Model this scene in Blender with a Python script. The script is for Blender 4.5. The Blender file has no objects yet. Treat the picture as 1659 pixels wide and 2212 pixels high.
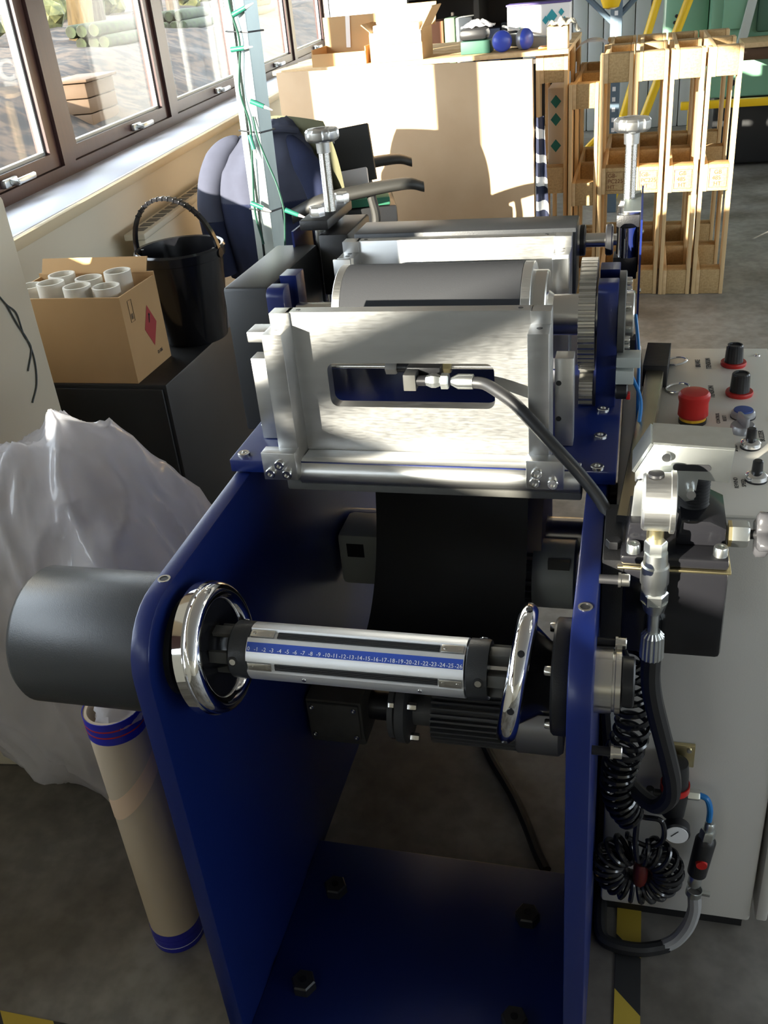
import bpy, bmesh, math, random
from mathutils import Vector, Matrix, Euler, noise
random.seed(7)
PI = math.pi
SC = bpy.context.scene
COL = SC.collection

# ------------------------------------------------------------------ camera
F = 2040.0
down = Vector((360.0, 3564.0, F)).normalized()          # camera axes: x right, y down, z forward
dep = Vector((1405.0 - 829.5, -120.0 - 1106.0, F))
dep = (dep - down * dep.dot(down)).normalized()
Zc = -down; Yc = dep; Xc = Yc.cross(Zc)
cam_d = bpy.data.cameras.new('camera')
cam = bpy.data.objects.new('camera', cam_d); COL.objects.link(cam)
right = Vector((Xc.x, Yc.x, Zc.x)); up = -Vector((Xc.y, Yc.y, Zc.y)); back = -Vector((Xc.z, Yc.z, Zc.z))
cam.matrix_world = Matrix.Translation((0, 0, 1.51)) @ Matrix((right, up, back)).transposed().to_4x4()
cam_d.sensor_fit = 'HORIZONTAL'; cam_d.sensor_width = 36.0
cam_d.lens = F / 1659.0 * 36.0
cam_d.clip_start = 0.02; cam_d.clip_end = 200
SC.camera = cam

# ------------------------------------------------------------------ sky, sun, exposure
SC.view_settings.view_transform = 'Standard'
SC.view_settings.look = 'None'
SC.view_settings.gamma = 1.0
SC.view_settings.use_curve_mapping = False
SC.view_settings.exposure = 0.3
SC.cycles.use_denoising = True
SC.cycles.max_bounces = 10
SC.cycles.diffuse_bounces = 5
SC.cycles.glossy_bounces = 5
SC.cycles.transmission_bounces = 8
SC.cycles.transparent_max_bounces = 12
SC.cycles.caustics_reflective = False
SC.cycles.caustics_refractive = False
SC.cycles.sample_clamp_indirect = 6.0
W = bpy.data.worlds.new('sky'); SC.world = W; W.use_nodes = True
bg = W.node_tree.nodes['Background']
bg.inputs[0].default_value = (0.80, 0.89, 1.0, 1); bg.inputs[1].default_value = 9.5
SUN_DIR = Vector((1.0, 1.6, -0.41)).normalized()
sun_d = bpy.data.lights.new('sun', 'SUN'); sun_d.energy = 28.0; sun_d.angle = math.radians(0.6)
sun_d.color = (1.0, 0.92, 0.79)
sun = bpy.data.objects.new('sun', sun_d); COL.objects.link(sun)
sun.rotation_euler = SUN_DIR.to_track_quat('-Z', 'Y').to_euler(); sun.location = (-6, -8, 6)

# ------------------------------------------------------------------ materials
MATS = {}
def mat(name, col, rough=0.5, metal=0.0, spec=0.5, noise_amt=0.0, noise_scale=20.0, col2=None, bump=0.0,
        bump_scale=200.0, stretch=(1, 1, 1), coat=0.0, emit=0.0, detail=4.0, sheen=0.0, rough_var=0.0):
    if name in MATS: return MATS[name]
    m = bpy.data.materials.new(name); m.use_nodes = True
    nt = m.node_tree; b = nt.nodes['Principled BSDF']
    b.inputs['Base Color'].default_value = (*col, 1)
    b.inputs['Roughness'].default_value = rough
    b.inputs['Metallic'].default_value = metal
    b.inputs['Specular IOR Level'].default_value = spec
    if coat: b.inputs['Coat Weight'].default_value = coat; b.inputs['Coat Roughness'].default_value = 0.08
    if emit:
        b.inputs['Emission Color'].default_value = (*col, 1); b.inputs['Emission Strength'].default_value = emit
    if sheen: b.inputs['Sheen Weight'].default_value = sheen
    if noise_amt or bump or rough_var:
        tc = nt.nodes.new('ShaderNodeTexCoord'); mp = nt.nodes.new('ShaderNodeMapping')
        mp.inputs['Scale'].default_value = stretch
        nt.links.new(tc.outputs['Object'], mp.inputs['Vector'])
    if noise_amt:
        n = nt.nodes.new('ShaderNodeTexNoise'); n.inputs['Scale'].default_value = noise_scale
        n.inputs['Detail'].default_value = detail
        nt.links.new(mp.outputs['Vector'], n.inputs['Vector'])
        r = nt.nodes.new('ShaderNodeValToRGB')
        c2 = col2 or tuple(c * 0.55 for c in col)
        lo = 0.5 - 0.22 / max(noise_amt, .05) * .5; hi = 0.5 + 0.22 / max(noise_amt, .05) * .5
        r.color_ramp.elements[0].position = max(0, lo); r.color_ramp.elements[1].position = min(1, hi)
        r.color_ramp.elements[0].color = (*c2, 1); r.color_ramp.elements[1].color = (*col, 1)
        nt.links.new(n.outputs['Fac'], r.inputs['Fac']); nt.links.new(r.outputs['Color'], b.inputs['Base Color'])
    if bump or rough_var:
        n2 = nt.nodes.new('ShaderNodeTexNoise'); n2.inputs['Scale'].default_value = bump_scale
        n2.inputs['Detail'].default_value = 3
        nt.links.new(mp.outputs['Vector'], n2.inputs['Vector'])
        if bump:
            bp = nt.nodes.new('ShaderNodeBump'); bp.inputs['Strength'].default_value = bump
            bp.inputs['Distance'].default_value = 0.002
            nt.links.new(n2.outputs['Fac'], bp.inputs['Height']); nt.links.new(bp.outputs['Normal'], b.inputs['Normal'])
        if rough_var:
            mr = nt.nodes.new('ShaderNodeMapRange')
            mr.inputs['To Min'].default_value = max(0.02, rough - rough_var); mr.inputs['To Max'].default_value = min(1, rough + rough_var)
            nt.links.new(n2.outputs['Fac'], mr.inputs['Value']); nt.links.new(mr.outputs['Result'], b.inputs['Roughness'])
    MATS[name] = m
    return m

BLUE = mat('blue_enamel', (0.0050, 0.0140, 0.100), 0.30, spec=0.5, bump=0.05, bump_scale=180)
ALU = mat('machined_aluminium', (0.60, 0.60, 0.59), 0.36, 1.0, noise_amt=.25, noise_scale=9, col2=(0.47, 0.47, 0.465), rough_var=.1, bump_scale=60, stretch=(1, 6, 6))
ALUX = mat('brushed_aluminium', (0.68, 0.68, 0.665), 0.34, 1.0, rough_var=.08, bump=.06, bump_scale=400, stretch=(.03, 1, 1))
ANOD = mat('anodised_silver', (0.83, 0.84, 0.86), 0.42, 0.75)
STEEL = mat('bright_steel', (0.70, 0.69, 0.66), 0.22, 1.0)
ZINC = mat('zinc_plate', (0.74, 0.77, 0.76), 0.30, 1.0, noise_amt=.3, noise_scale=40, col2=(0.60, 0.62, 0.60))
CHROME = mat('chrome', (0.86, 0.86, 0.87), 0.05, 1.0)
BRASS = mat('yellow_zinc', (0.70, 0.60, 0.34), 0.28, 1.0)
BLACKMET = mat('black_oxide', (0.018, 0.018, 0.02), 0.38, 0.2)
BLACKGLOSS = mat('black_gloss', (0.010, 0.010, 0.012), 0.16)
BLACKSEMI = mat('black_powdercoat', (0.012, 0.012, 0.013), 0.42, bump=.15, bump_scale=500)
RUBBER = mat('black_rubber', (0.012, 0.012, 0.013), 0.45)
PLASTB = mat('black_plastic', (0.014, 0.014, 0.016), 0.30)
GREYPC = mat('charcoal_powdercoat', (0.026, 0.028, 0.031), 0.38, bump=.12, bump_scale=700)
ROLLGREY = mat('roller_rubber', (0.030, 0.031, 0.034), 0.75, spec=.12, bump=.1, bump_scale=600)
CASTGREY = mat('grey_casting', (0.10, 0.098, 0.09), 0.5, noise_amt=.3, noise_scale=30)
MOTORGREY = mat('motor_grey', (0.13, 0.135, 0.14), 0.45)
PALEGREY = mat('pale_grey_paint', (0.42, 0.45, 0.42), 0.35)
WEB = mat('black_web', (0.006, 0.006, 0.007), 0.6)
REDP = mat('red_plastic', (0.46, 0.015, 0.012), 0.38)
REDB = mat('red_button', (0.52, 0.04, 0.04), 0.42)
GREENB = mat('green_button', (0.02, 0.20, 0.06), 0.42)
BLUEB = mat('blue_button', (0.04, 0.08, 0.30), 0.42)
YELP = mat('yellow_plastic', (0.75, 0.42, 0.02), 0.4)
GREYP = mat('grey_bezel', (0.33, 0.33, 0.34), 0.35, 0.4)
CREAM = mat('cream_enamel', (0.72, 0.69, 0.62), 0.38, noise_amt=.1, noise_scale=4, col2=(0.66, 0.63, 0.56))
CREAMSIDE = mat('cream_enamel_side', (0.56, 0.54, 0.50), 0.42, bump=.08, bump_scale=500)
INK = mat('black_ink', (0.03, 0.03, 0.03), 0.6)
WHITEINK = mat('white_ink', (0.85, 0.87, 0.9), 0.6)
BROWNINK = mat('brown_stamp_ink', (0.16, 0.05, 0.02), 0.8)
SCALEBLUE = mat('scale_blue', (0.03, 0.08, 0.42), 0.4)
AIRBLUE = mat('blue_air_line', (0.01, 0.16, 0.45), 0.35)
CLEARHOSE = mat('clear_braided_hose', (0.30, 0.30, 0.30), 0.35)
PINE = mat('pine_timber', (0.72, 0.52, 0.28), 0.7, noise_amt=.35, noise_scale=6, col2=(0.58, 0.38, 0.18), stretch=(8, 8, .6))
PINEY = mat('pine_timber_along', (0.70, 0.51, 0.28), 0.7, noise_amt=.35, noise_scale=6, col2=(0.56, 0.37, 0.18), stretch=(8, .6, 8))
CHIP = mat('chipboard_block', (0.52, 0.36, 0.17), 0.85, noise_amt=.5, noise_scale=120, col2=(0.36, 0.23, 0.10), detail=8)
SHEETM = mat('hardboard_sheet', (0.62, 0.43, 0.26), 0.75, noise_amt=.35, noise_scale=5, col2=(0.52, 0.34, 0.19), detail=8)
CARD = mat('brown_cardboard', (0.55, 0.34, 0.16), 0.85, noise_amt=.2, noise_scale=8, col2=(0.47, 0.28, 0.12))
CARDIN = mat('cardboard_inside', (0.46, 0.30, 0.15), 0.9)
TUBEM = mat('tube_board', (0.62, 0.52, 0.40), 0.85, noise_amt=.12, noise_scale=10, col2=(0.56, 0.47, 0.36))
TUBEW = mat('tube_board_white', (0.74, 0.69, 0.60), 0.85)
MASKT = mat('masking_tape', (0.78, 0.58, 0.42), 0.7)
BLUETAPE = mat('blue_tape', (0.02, 0.025, 0.40), 0.3)
WALLM = mat('cream_wall', (0.66, 0.60, 0.47), 0.8, noise_amt=.15, noise_scale=3, col2=(0.60, 0.54, 0.42))
SILLM = mat('sill_laminate', (0.70, 0.72, 0.82), 0.45)
SILLEDGE = mat('sill_edge', (0.60, 0.50, 0.33), 0.6)
FRAMEM = mat('mahogany_frame', (0.070, 0.030, 0.026), 0.38, noise_amt=.3, noise_scale=10, col2=(0.045, 0.02, 0.018), stretch=(6, 6, .5))
CEILM = mat('ceiling_paint', (0.55, 0.54, 0.52), 0.9)
PANELW = mat('white_corrugated', (0.74, 0.76, 0.76), 0.5)
MGREEN = mat('machine_green', (0.18, 0.36, 0.24), 0.4)
DGREEN = mat('dark_machine_green', (0.05, 0.12, 0.08), 0.5)
RACKG = mat('rack_grey_blue', (0.12, 0.17, 0.22), 0.45)
YPAINT = mat('safety_yellow', (0.80, 0.50, 0.01), 0.4)
KHAKI = mat('khaki_upholstery', (0.10, 0.095, 0.05), 0.95, bump=.3, bump_scale=900)
CHAIRPL = mat('chair_dark_plastic', (0.028, 0.027, 0.024), 0.55)
COATUP = mat('slate_fleece', (0.055, 0.060, 0.09), 0.95, noise_amt=.3, noise_scale=14, col2=(0.04, 0.043, 0.065))
COATLO = mat('navy_fleece', (0.012, 0.018, 0.055), 0.95, noise_amt=.3, noise_scale=14)
GALV = mat('galvanised_steel', (0.44, 0.49, 0.47), 0.42, 1.0, noise_amt=.5, noise_scale=22, col2=(0.38, 0.43, 0.42), stretch=(1, 1, .4))
WIREG = mat('green_wire', (0.01, 0.055, 0.035), 0.4)
HOLDERG = mat('green_bulb_holder', (0.02, 0.14, 0.10), 0.35)
BULBM = mat('clear_bulb', (0.85, 0.72, 0.66), 0.08)
WHITEP = mat('white_paper', (0.80, 0.80, 0.80), 0.7)
TEAL = mat('teal_print', (0.02, 0.28, 0.34), 0.6)
GREENCARD = mat('green_card', (0.03, 0.16, 0.09), 0.7)
BLUECUP = mat('blue_cup_plastic', (0.05, 0.09, 0.55), 0.3)
LEAF = mat('leaf_litter', (0.055, 0.034, 0.020), 0.95, noise_amt=1.6, noise_scale=7, col2=(0.010, 0.007, 0.005), detail=8, bump=.8, bump_scale=14)
BARK = mat('bark', (0.10, 0.08, 0.06), 0.95, noise_amt=.6, noise_scale=9, stretch=(3, 3, .6))
BARKL = mat('orange_bark', (0.30, 0.18, 0.07), 0.95, noise_amt=.6, noise_scale=7, stretch=(3, 3, .6))
MOSS = mat('mossy_log', (0.035, 0.045, 0.018), 0.95, noise_amt=.8, noise_scale=12, col2=(0.018, 0.016, 0.010))
FOLI = mat('foliage', (0.06, 0.066, 0.02), 0.8, noise_amt=.8, noise_scale=5, col2=(0.02, 0.026, 0.008))
BEIGE = mat('beige_block', (0.085, 0.05, 0.026), 0.8)

# floor: worn grey concrete paint
def floor_material():
    m = bpy.data.materials.new('worn_concrete_paint'); m.use_nodes = True
    nt = m.node_tree; b = nt.nodes['Principled BSDF']
    tc = nt.nodes.new('ShaderNodeTexCoord')
    n1 = nt.nodes.new('ShaderNodeTexNoise'); n1.inputs['Scale'].default_value = 2.2; n1.inputs['Detail'].default_value = 8
    n2 = nt.nodes.new('ShaderNodeTexNoise'); n2.inputs['Scale'].default_value = 26; n2.inputs['Detail'].default_value = 6
    nt.links.new(tc.outputs['Object'], n1.inputs['Vector']); nt.links.new(tc.outputs['Object'], n2.inputs['Vector'])
    r1 = nt.nodes.new('ShaderNodeValToRGB')
    r1.color_ramp.elements[0].position = .34; r1.color_ramp.elements[0].color = (0.14, 0.124, 0.102, 1)
    r1.color_ramp.elements[1].position = .62; r1.color_ramp.elements[1].color = (0.31, 0.30, 0.28, 1)
    nt.links.new(n1.outputs['Fac'], r1.inputs['Fac'])
    r2 = nt.nodes.new('ShaderNodeValToRGB')
    r2.color_ramp.elements[0].position = .35; r2.color_ramp.elements[0].color = (.72, .72, .72, 1)
    r2.color_ramp.elements[1].position = .65; r2.color_ramp.elements[1].color = (1, 1, 1, 1)
    nt.links.new(n2.outputs['Fac'], r2.inputs['Fac'])
    mx = nt.nodes.new('ShaderNodeMixRGB'); mx.blend_type = 'MULTIPLY'; mx.inputs['Fac'].default_value = 1
    nt.links.new(r1.outputs['Color'], mx.inputs['Color1']); nt.links.new(r2.outputs['Color'], mx.inputs['Color2'])
    nt.links.new(mx.outputs['Color'], b.inputs['Base Color'])
    b.inputs['Roughness'].default_value = .55
    return m
FLOORM = floor_material()

def hazard_material():
    m = bpy.data.materials.new('hazard_tape'); m.use_nodes = True
    nt = m.node_tree; b = nt.nodes['Principled BSDF']
    tc = nt.nodes.new('ShaderNodeTexCoord'); sx = nt.nodes.new('ShaderNodeSeparateXYZ')
    nt.links.new(tc.outputs['Object'], sx.inputs[0])
    ad = nt.nodes.new('ShaderNodeMath'); ad.operation = 'ADD'
    nt.links.new(sx.outputs['X'], ad.inputs[0]); nt.links.new(sx.outputs['Y'], ad.inputs[1])
    dv = nt.nodes.new('ShaderNodeMath'); dv.operation = 'MULTIPLY'; dv.inputs[1].default_value = 1 / 0.21
    nt.links.new(ad.outputs[0], dv.inputs[0])
    fr = nt.nodes.new('ShaderNodeMath'); fr.operation = 'FRACT'; nt.links.new(dv.outputs[0], fr.inputs[0])
    gt = nt.nodes.new('ShaderNodeMath'); gt.operation = 'GREATER_THAN'; gt.inputs[1].default_value = .5
    nt.links.new(fr.outputs[0], gt.inputs[0])
    n = nt.nodes.new('ShaderNodeTexNoise'); n.inputs['Scale'].default_value = 60; nt.links.new(tc.outputs['Object'], n.inputs['Vector'])
    mx = nt.nodes.new('ShaderNodeMixRGB'); mx.inputs['Color1'].default_value = (0.02, 0.02, 0.02, 1); mx.inputs['Color2'].default_value = (0.50, 0.36, 0.04, 1)
    nt.links.new(gt.outputs[0], mx.inputs['Fac'])
    nt.links.new(mx.outputs['Color'], b.inputs['Base Color']); b.inputs['Roughness'].default_value = .6
    return m
HAZARD = hazard_material()

def glass_material():
    m = bpy.data.materials.new('window_glass'); m.use_nodes = True
    nt = m.node_tree; nt.nodes.remove(nt.nodes['Principled BSDF'])
    out = nt.nodes['Material Output']
    t = nt.nodes.new('ShaderNodeBsdfTransparent'); t.inputs['Color'].default_value = (.94, .95, .94, 1)
    g = nt.nodes.new('ShaderNodeBsdfGlossy'); g.inputs['Roughness'].default_value = .01
    lw = nt.nodes.new('ShaderNodeLayerWeight'); lw.inputs['Blend'].default_value = .5
    pw = nt.nodes.new('ShaderNodeMath'); pw.operation = 'POWER'; pw.inputs[1].default_value = 4.5
    nt.links.new(lw.outputs['Facing'], pw.inputs[0])
    fz = nt.nodes.new('ShaderNodeMath'); fz.operation = 'MULTIPLY_ADD'; fz.inputs[1].default_value = .30; fz.inputs[2].default_value = .03
    nt.links.new(pw.outputs[0], fz.inputs[0])
    mx = nt.nodes.new('ShaderNodeMixShader')
    nt.links.new(fz.outputs[0], mx.inputs[0]); nt.links.new(t.outputs[0], mx.inputs[1]); nt.links.new(g.outputs[0], mx.inputs[2])
    nt.links.new(mx.outputs[0], out.inputs['Surface'])
    return m
GLASS = glass_material()

def film_material():
    m = bpy.data.materials.new('clear_polythene'); m.use_nodes = True
    nt = m.node_tree; b = nt.nodes['Principled BSDF']; out = nt.nodes['Material Output']
    b.inputs['Base Color'].default_value = (0.92, 0.91, 0.96, 1); b.inputs['Roughness'].default_value = .12
    b.inputs['Specular IOR Level'].default_value = .8
    tr = nt.nodes.new('ShaderNodeBsdfTransparent'); tr.inputs['Color'].default_value = (.95, .95, .97, 1)
    tl = nt.nodes.new('ShaderNodeBsdfTranslucent'); tl.inputs['Color'].default_value = (.88, .88, .93, 1)
    m1 = nt.nodes.new('ShaderNodeMixShader'); m1.inputs[0].default_value = .45
    nt.links.new(b.outputs[0], m1.inputs[1]); nt.links.new(tl.outputs[0], m1.inputs[2])
    m2 = nt.nodes.new('ShaderNodeMixShader')
    lw = nt.nodes.new('ShaderNodeLayerWeight'); lw.inputs['Blend'].default_value = .5
    mr = nt.nodes.new('ShaderNodeMapRange'); mr.inputs['To Min'].default_value = .52; mr.inputs['To Max'].default_value = .95
    nt.links.new(lw.outputs['Facing'], mr.inputs['Value'])
    nt.links.new(mr.outputs['Result'], m2.inputs[0]); nt.links.new(tr.outputs[0], m2.inputs[1]); nt.links.new(m1.outputs[0], m2.inputs[2])
    nt.links.new(m2.outputs[0], out.inputs['Surface'])
    return m
FILM = film_material()

# ------------------------------------------------------------------ mesh builder
AX = {'x': Matrix(((0, 0, 1), (1, 0, 0), (0, 1, 0))), 'y': Matrix(((0, 1, 0), (0, 0, 1), (1, 0, 0))), 'z': Matrix.Identity(3)}
class MB:
    def __init__(s, xf=None):
        s.bm = bmesh.new(); s.xf = xf
    def V(s, p): return s.bm.verts.new(p)
    def box(s, x0, x1, y0, y1, z0, z1, bev=0.0, seg=2):
        r = bmesh.ops.create_cube(s.bm, size=1.0)
        vs = r['verts']
        for v in vs:
            v.co = Vector(((x0 + x1) / 2 + v.co.x * (x1 - x0), (y0 + y1) / 2 + v.co.y * (y1 - y0), (z0 + z1) / 2 + v.co.z * (z1 - z0)))
        if bev:
            es = list({e for v in vs for e in v.link_edges})
            bmesh.ops.bevel(s.bm, geom=es, offset=bev, segments=seg, profile=.5, affect='EDGES')
        return s
    def obox(s, c, sx, sy, sz, rot=(0, 0, 0), bev=0.0):
        R = Euler(rot).to_matrix()
        r = bmesh.ops.create_cube(s.bm, size=1.0); vs = r['verts']
        for v in vs: v.co = Vector(c) + R @ Vector((v.co.x * sx, v.co.y * sy, v.co.z * sz))
        if bev:
            es = list({e for v in vs for e in v.link_edges})
            bmesh.ops.bevel(s.bm, geom=es, offset=bev, segments=2, profile=.5, affect='EDGES')
        return s
    def loops(s, rings, close=True, cap0=True, cap1=True):
        vr = [[s.V(p) for p in ring] for ring in rings]
        n = len(vr[0])
        for a, b in zip(vr[:-1], vr[1:]):
            for i in range(n if close else n - 1):
                j = (i + 1) % n
                try: s.bm.faces.new((a[i], a[j], b[j], b[i]))
                except ValueError: pass
        if close and cap0: s.bm.faces.new(list(reversed(vr[0])))
        if close and cap1: s.bm.faces.new(vr[-1])
        return s
    def lathe(s, axis, c, prof, n=32, cap0=True, cap1=True):
        """prof: list of (a, r) along the axis; c is the 3-vector the axis passes through (its axis coordinate is added to a)."""
        A = AX[axis]; rings = []
        for a, r in prof:
            r = max(r, 1e-5)
            rings.append([Vector(c) + A @ Vector((r * math.cos(2 * PI * i / n), r * math.sin(2 * PI * i / n), a)) for i in range(n)])
        return s.loops(rings, True, cap0, cap1)
    def cyl(s, axis, c, r, a0, a1, n=24, ch=0.0):
        if ch: return s.lathe(axis, c, [(a0, r - ch), (a0 + ch, r), (a1 - ch, r), (a1, r - ch)], n)
        return s.lathe(axis, c, [(a0, r), (a1, r)], n)
    def tubering(s, axis, c, ro, ri, a0, a1, n=32):
        return s.lathe(axis, c, [(a0, ri), (a0, ro), (a1, ro), (a1, ri), (a0, ri)], n, False, False)
    def cone(s, p0, p1, r0, r1, n=16):
        p0 = Vector(p0); p1 = Vector(p1); d = (p1 - p0).normalized()
        u = d.orthogonal().normalized(); w = d.cross(u)
        return s.loops([[p + u * (r * math.cos(2 * PI * i / n)) + w * (r * math.sin(2 * PI * i / n)) for i in range(n)] for p, r in ((p0, r0), (p1, r1))])
    def tube(s, pts, r, n=10, closed=False):
        pts = [Vector(p) for p in pts]; N = len(pts); rings = []
        up = Vector((0, 0, 1)); prev = None
        for i in range(N):
            if closed: d = pts[(i + 1) % N] - pts[i - 1]
            else: d = pts[min(i + 1, N - 1)] - pts[max(i - 1, 0)]
            d.normalize()
            if prev is None:
                u = d.orthogonal().normalized()
            else:
                u = (prev - d * prev.dot(d)).normalized()
            prev = u; w = d.cross(u)
            rr = r(i / (N - 1)) if callable(r) else r
            rings.append([pts[i] + u * (rr * math.cos(2 * PI * k / n)) + w * (rr * math.sin(2 * PI * k / n)) for k in range(n)])
        if closed: rings.append(rings[0])
        return s.loops(rings, True, not closed, not closed)
    def prism(s, poly, axis, a0, a1, bev=0.0):
        """poly: 2-D outline; axis x -> (y,z), y -> (x,z), z -> (x,y)."""
        def P(p, a):
            return {'x': (a, p[0], p[1]), 'y': (p[0], a, p[1]), 'z': (p[0], p[1], a)}[axis]
        A = [s.V(P(p, a0)) for p in poly]; B = [s.V(P(p, a1)) for p in poly]; n = len(poly)
        fs = [s.bm.faces.new(A), s.bm.faces.new(list(reversed(B)))]
        for i in range(n):
            j = (i + 1) % n; fs.append(s.bm.faces.new((A[j], A[i], B[i], B[j])))
        bmesh.ops.recalc_face_normals(s.bm, faces=fs)
        if bev:
            es = [e for e in {e for f in fs[:2] for e in f.edges}]
            bmesh.ops.bevel(s.bm, geom=es, offset=bev, segments=2, profile=.5, affect='EDGES')
        return s
    def ringprism(s, outer, inner, axis, a0, a1):
        def P(p, a):
            return {'x': (a, p[0], p[1]), 'y': (p[0], a, p[1]), 'z': (p[0], p[1], a)}[axis]
        n = len(outer)
        o0 = [s.V(P(p, a0)) for p in outer]; o1 = [s.V(P(p, a1)) for p in outer]
        i0 = [s.V(P(p, a0)) for p in inner]; i1 = [s.V(P(p, a1)) for p in inner]
        fs = []
        for k in range(n):
            j = (k + 1) % n
            for q in ((o0[k], o0[j], i0[j], i0[k]), (o1[j], o1[k], i1[k], i1[j]), (o0[j], o0[k], o1[k], o1[j]), (i0[k], i0[j], i1[j], i1[k])):
                fs.append(s.bm.faces.new(q))
        bmesh.ops.recalc_face_normals(s.bm, faces=fs)
        return s
    def sphere(s, c, r, n=16, sc=(1, 1, 1)):
        q = bmesh.ops.create_uvsphere(s.bm, u_segments=n, v_segments=max(6, n // 2), radius=r)
        for v in q['verts']: v.co = Vector(c) + Vector((v.co.x * sc[0], v.co.y * sc[1], v.co.z * sc[2]))
        return s
    def hexh(s, axis, c, r, a0, a1):
        return s.lathe(axis, c, [(a0, r), (a1 - (a1 - a0) * .15, r), (a1, r * .88)], 6)
    def grid(s, fn, nu, nv, closed_u=False):
        vs = [[s.V(fn(i / (nu if closed_u else nu - 1), j / (nv - 1))) for i in range(nu)] for j in range(nv)]
        for j in range(nv - 1):
            for i in range(nu if closed_u else nu - 1):
                k = (i + 1) % nu
                s.bm.faces.new((vs[j][i], vs[j][k], vs[j + 1][k], vs[j + 1][i]))
        return s
    def build(s, name, material, parent=None, smooth=35.0, origin=None, **tags):
        bm = s.bm
        if s.xf is not None: bm.transform(s.xf)
        bmesh.ops.remove_doubles(bm, verts=bm.verts, dist=1e-6)
        if smooth:
            lim = math.radians(smooth)
            for f in bm.faces: f.smooth = True
            for e in bm.edges:
                e.smooth = len(e.link_faces) == 2 and e.calc_face_angle(0) < lim
        xs = [v.co for v in bm.verts]
        lo = Vector((min(v.x for v in xs), min(v.y for v in xs), min(v.z for v in xs)))
        hi = Vector((max(v.x for v in xs), max(v.y for v in xs), max(v.z for v in xs)))
        o = Vector(origin) if origin is not None else (lo + hi) / 2
        bm.transform(Matrix.Translation(-o))
        me = bpy.data.meshes.new(name); bm.to_mesh(me); bm.free()
        me.materials.append(material)
        ob = bpy.data.objects.new(name, me); COL.objects.link(ob)
        place(ob, o, parent)
        for k, v in tags.items(): ob[k] = v
        return ob
WPOS = {}
def place(ob, o, parent):
    WPOS[ob] = Vector(o)
    if parent is not None:
        ob.parent = parent; ob.location = Vector(o) - WPOS[parent]
    else:
        ob.location = o
def thing(name, label, cat, loc, group=None):
    e = bpy.data.objects.new(name, None); COL.objects.link(e); e.empty_display_size = .05
    e.location = loc; WPOS[e] = Vector(loc)
    e['label'] = label; e['category'] = cat
    if group: e['group'] = group
    return e
def tag(o, label, cat, group=None):
    o['label'] = label; o['category'] = cat
    if group: o['group'] = group
    return o
def struct(o): o['kind'] = 'structure'; return o
def text(name, s_, size, loc, R, material, parent, align='CENTER', extrude=0.0002, sx=1.0):
    """lettering: R is a 3x3 whose columns are the text's right, up and out directions."""
    c = bpy.data.curves.new(name, 'FONT'); c.body = s_; c.size = size; c.extrude = extrude
    c.align_x = align; c.align_y = 'CENTER'; c.resolution_u = 2; c.space_line = 1.0
    c.materials.append(material)
    o = bpy.data.objects.new(name, c); COL.objects.link(o)
    WPOS[o] = Vector(loc)
    R = Matrix(R).transposed() if not isinstance(R, Matrix) else R
    m = R.to_4x4(); m.translation = Vector(loc) - (WPOS[parent] if parent else Vector())
    if parent: o.parent = parent
    o.matrix_local = m @ Matrix.Diagonal((sx, 1, 1, 1))
    return o
def copy_tree(o, parent=None, **kw):
    c = o.copy(); COL.objects.link(c)
    if parent is not None: c.parent = parent
    for ch in list(o.children): copy_tree(ch, c)
    return c
def rrect(x0, x1, z0, z1, r, n=5):
    pts = []
    for cx, cz, a in ((x1 - r, z1 - r, 0), (x0 + r, z1 - r, 90), (x0 + r, z0 + r, 180), (x1 - r, z0 + r, 270)):
        for i in range(n + 1):
            t = math.radians(a + 90 * i / n); pts.append((cx + r * math.cos(t), cz + r * math.sin(t)))
    return pts
def spline(pts, n=12):
    """Catmull-Rom through the points."""
    P = [Vector(p) for p in pts]; P = [2 * P[0] - P[1]] + P + [2 * P[-1] - P[-2]]; out = []
    for i in range(1, len(P) - 2):
        for k in range(n):
            t = k / n; a, b, c, d = P[i - 1], P[i], P[i + 1], P[i + 2]
            out.append(.5 * ((2 * b) + (c - a) * t + (2 * a - 5 * b + 4 * c - d) * t * t + (3 * b - a - 3 * c + d) * t ** 3))
    out.append(P[-2]); return out
# ================================================================== SETTING
U = Vector((-0.1152, 0.9933, 0)); N = Vector((-0.9933, -0.1152, 0))
WX = Matrix(((U.x, N.x, 0, -1.84), (U.y, N.y, 0, 2.57), (0, 0, 1, 0), (0, 0, 0, 1)))   # window wall: (along, outward, up)
def wp(a, d, z): return WX @ Vector((a, d, z))

struct(MB().box(-2.6, 6.0, -5.0, 10.2, -0.12, 0).build('floor', FLOORM))
struct(MB().box(-3.25, 6.1, -5.1, 10.3, 2.75, 2.87).build('ceiling', CEILM))
# window wall
struct(MB(WX).box(-.92, 8.2, .035, .46, 0, .868).build('wall_left', WALLM))
struct(MB(WX).box(-8.0, 8.2, .02, .46, 2.12, 2.76).build('wall_left_head', WALLM))
struct(MB(WX).box(-3.78, -2.70, .02, .46, 0, 1.32).build('wall_left_near', WALLM))  # sill heights of these unseen stretches are shaped to steer sun and skylight
struct(MB(WX).box(-2.70, -.92, .02, .46, 0, 1.06).build('wall_left_bay', WALLM))
struct(MB(WX).box(-8.0, -3.78, .02, .46, 0, 1.42).build('wall_left_end', WALLM))
struct(MB(WX).box(-1.30, -.74, -.405, .02, 0, 1.16, bev=.012).build('wall_left_pier', WALLM))
s_ = struct(MB(WX).box(-.74, 8.2, .03, .34, .872, .90, bev=.006).build('trim_1', SILLM))
MB(WX).box(-.74, 8.2, 0, .03, .862, .9, bev=.008).build('sill_nosing', SILLEDGE, s_)
bounds = [-.92, -.17, 1.10, 2.47, 4.0, 5.7, 7.2, 8.2]
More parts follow.
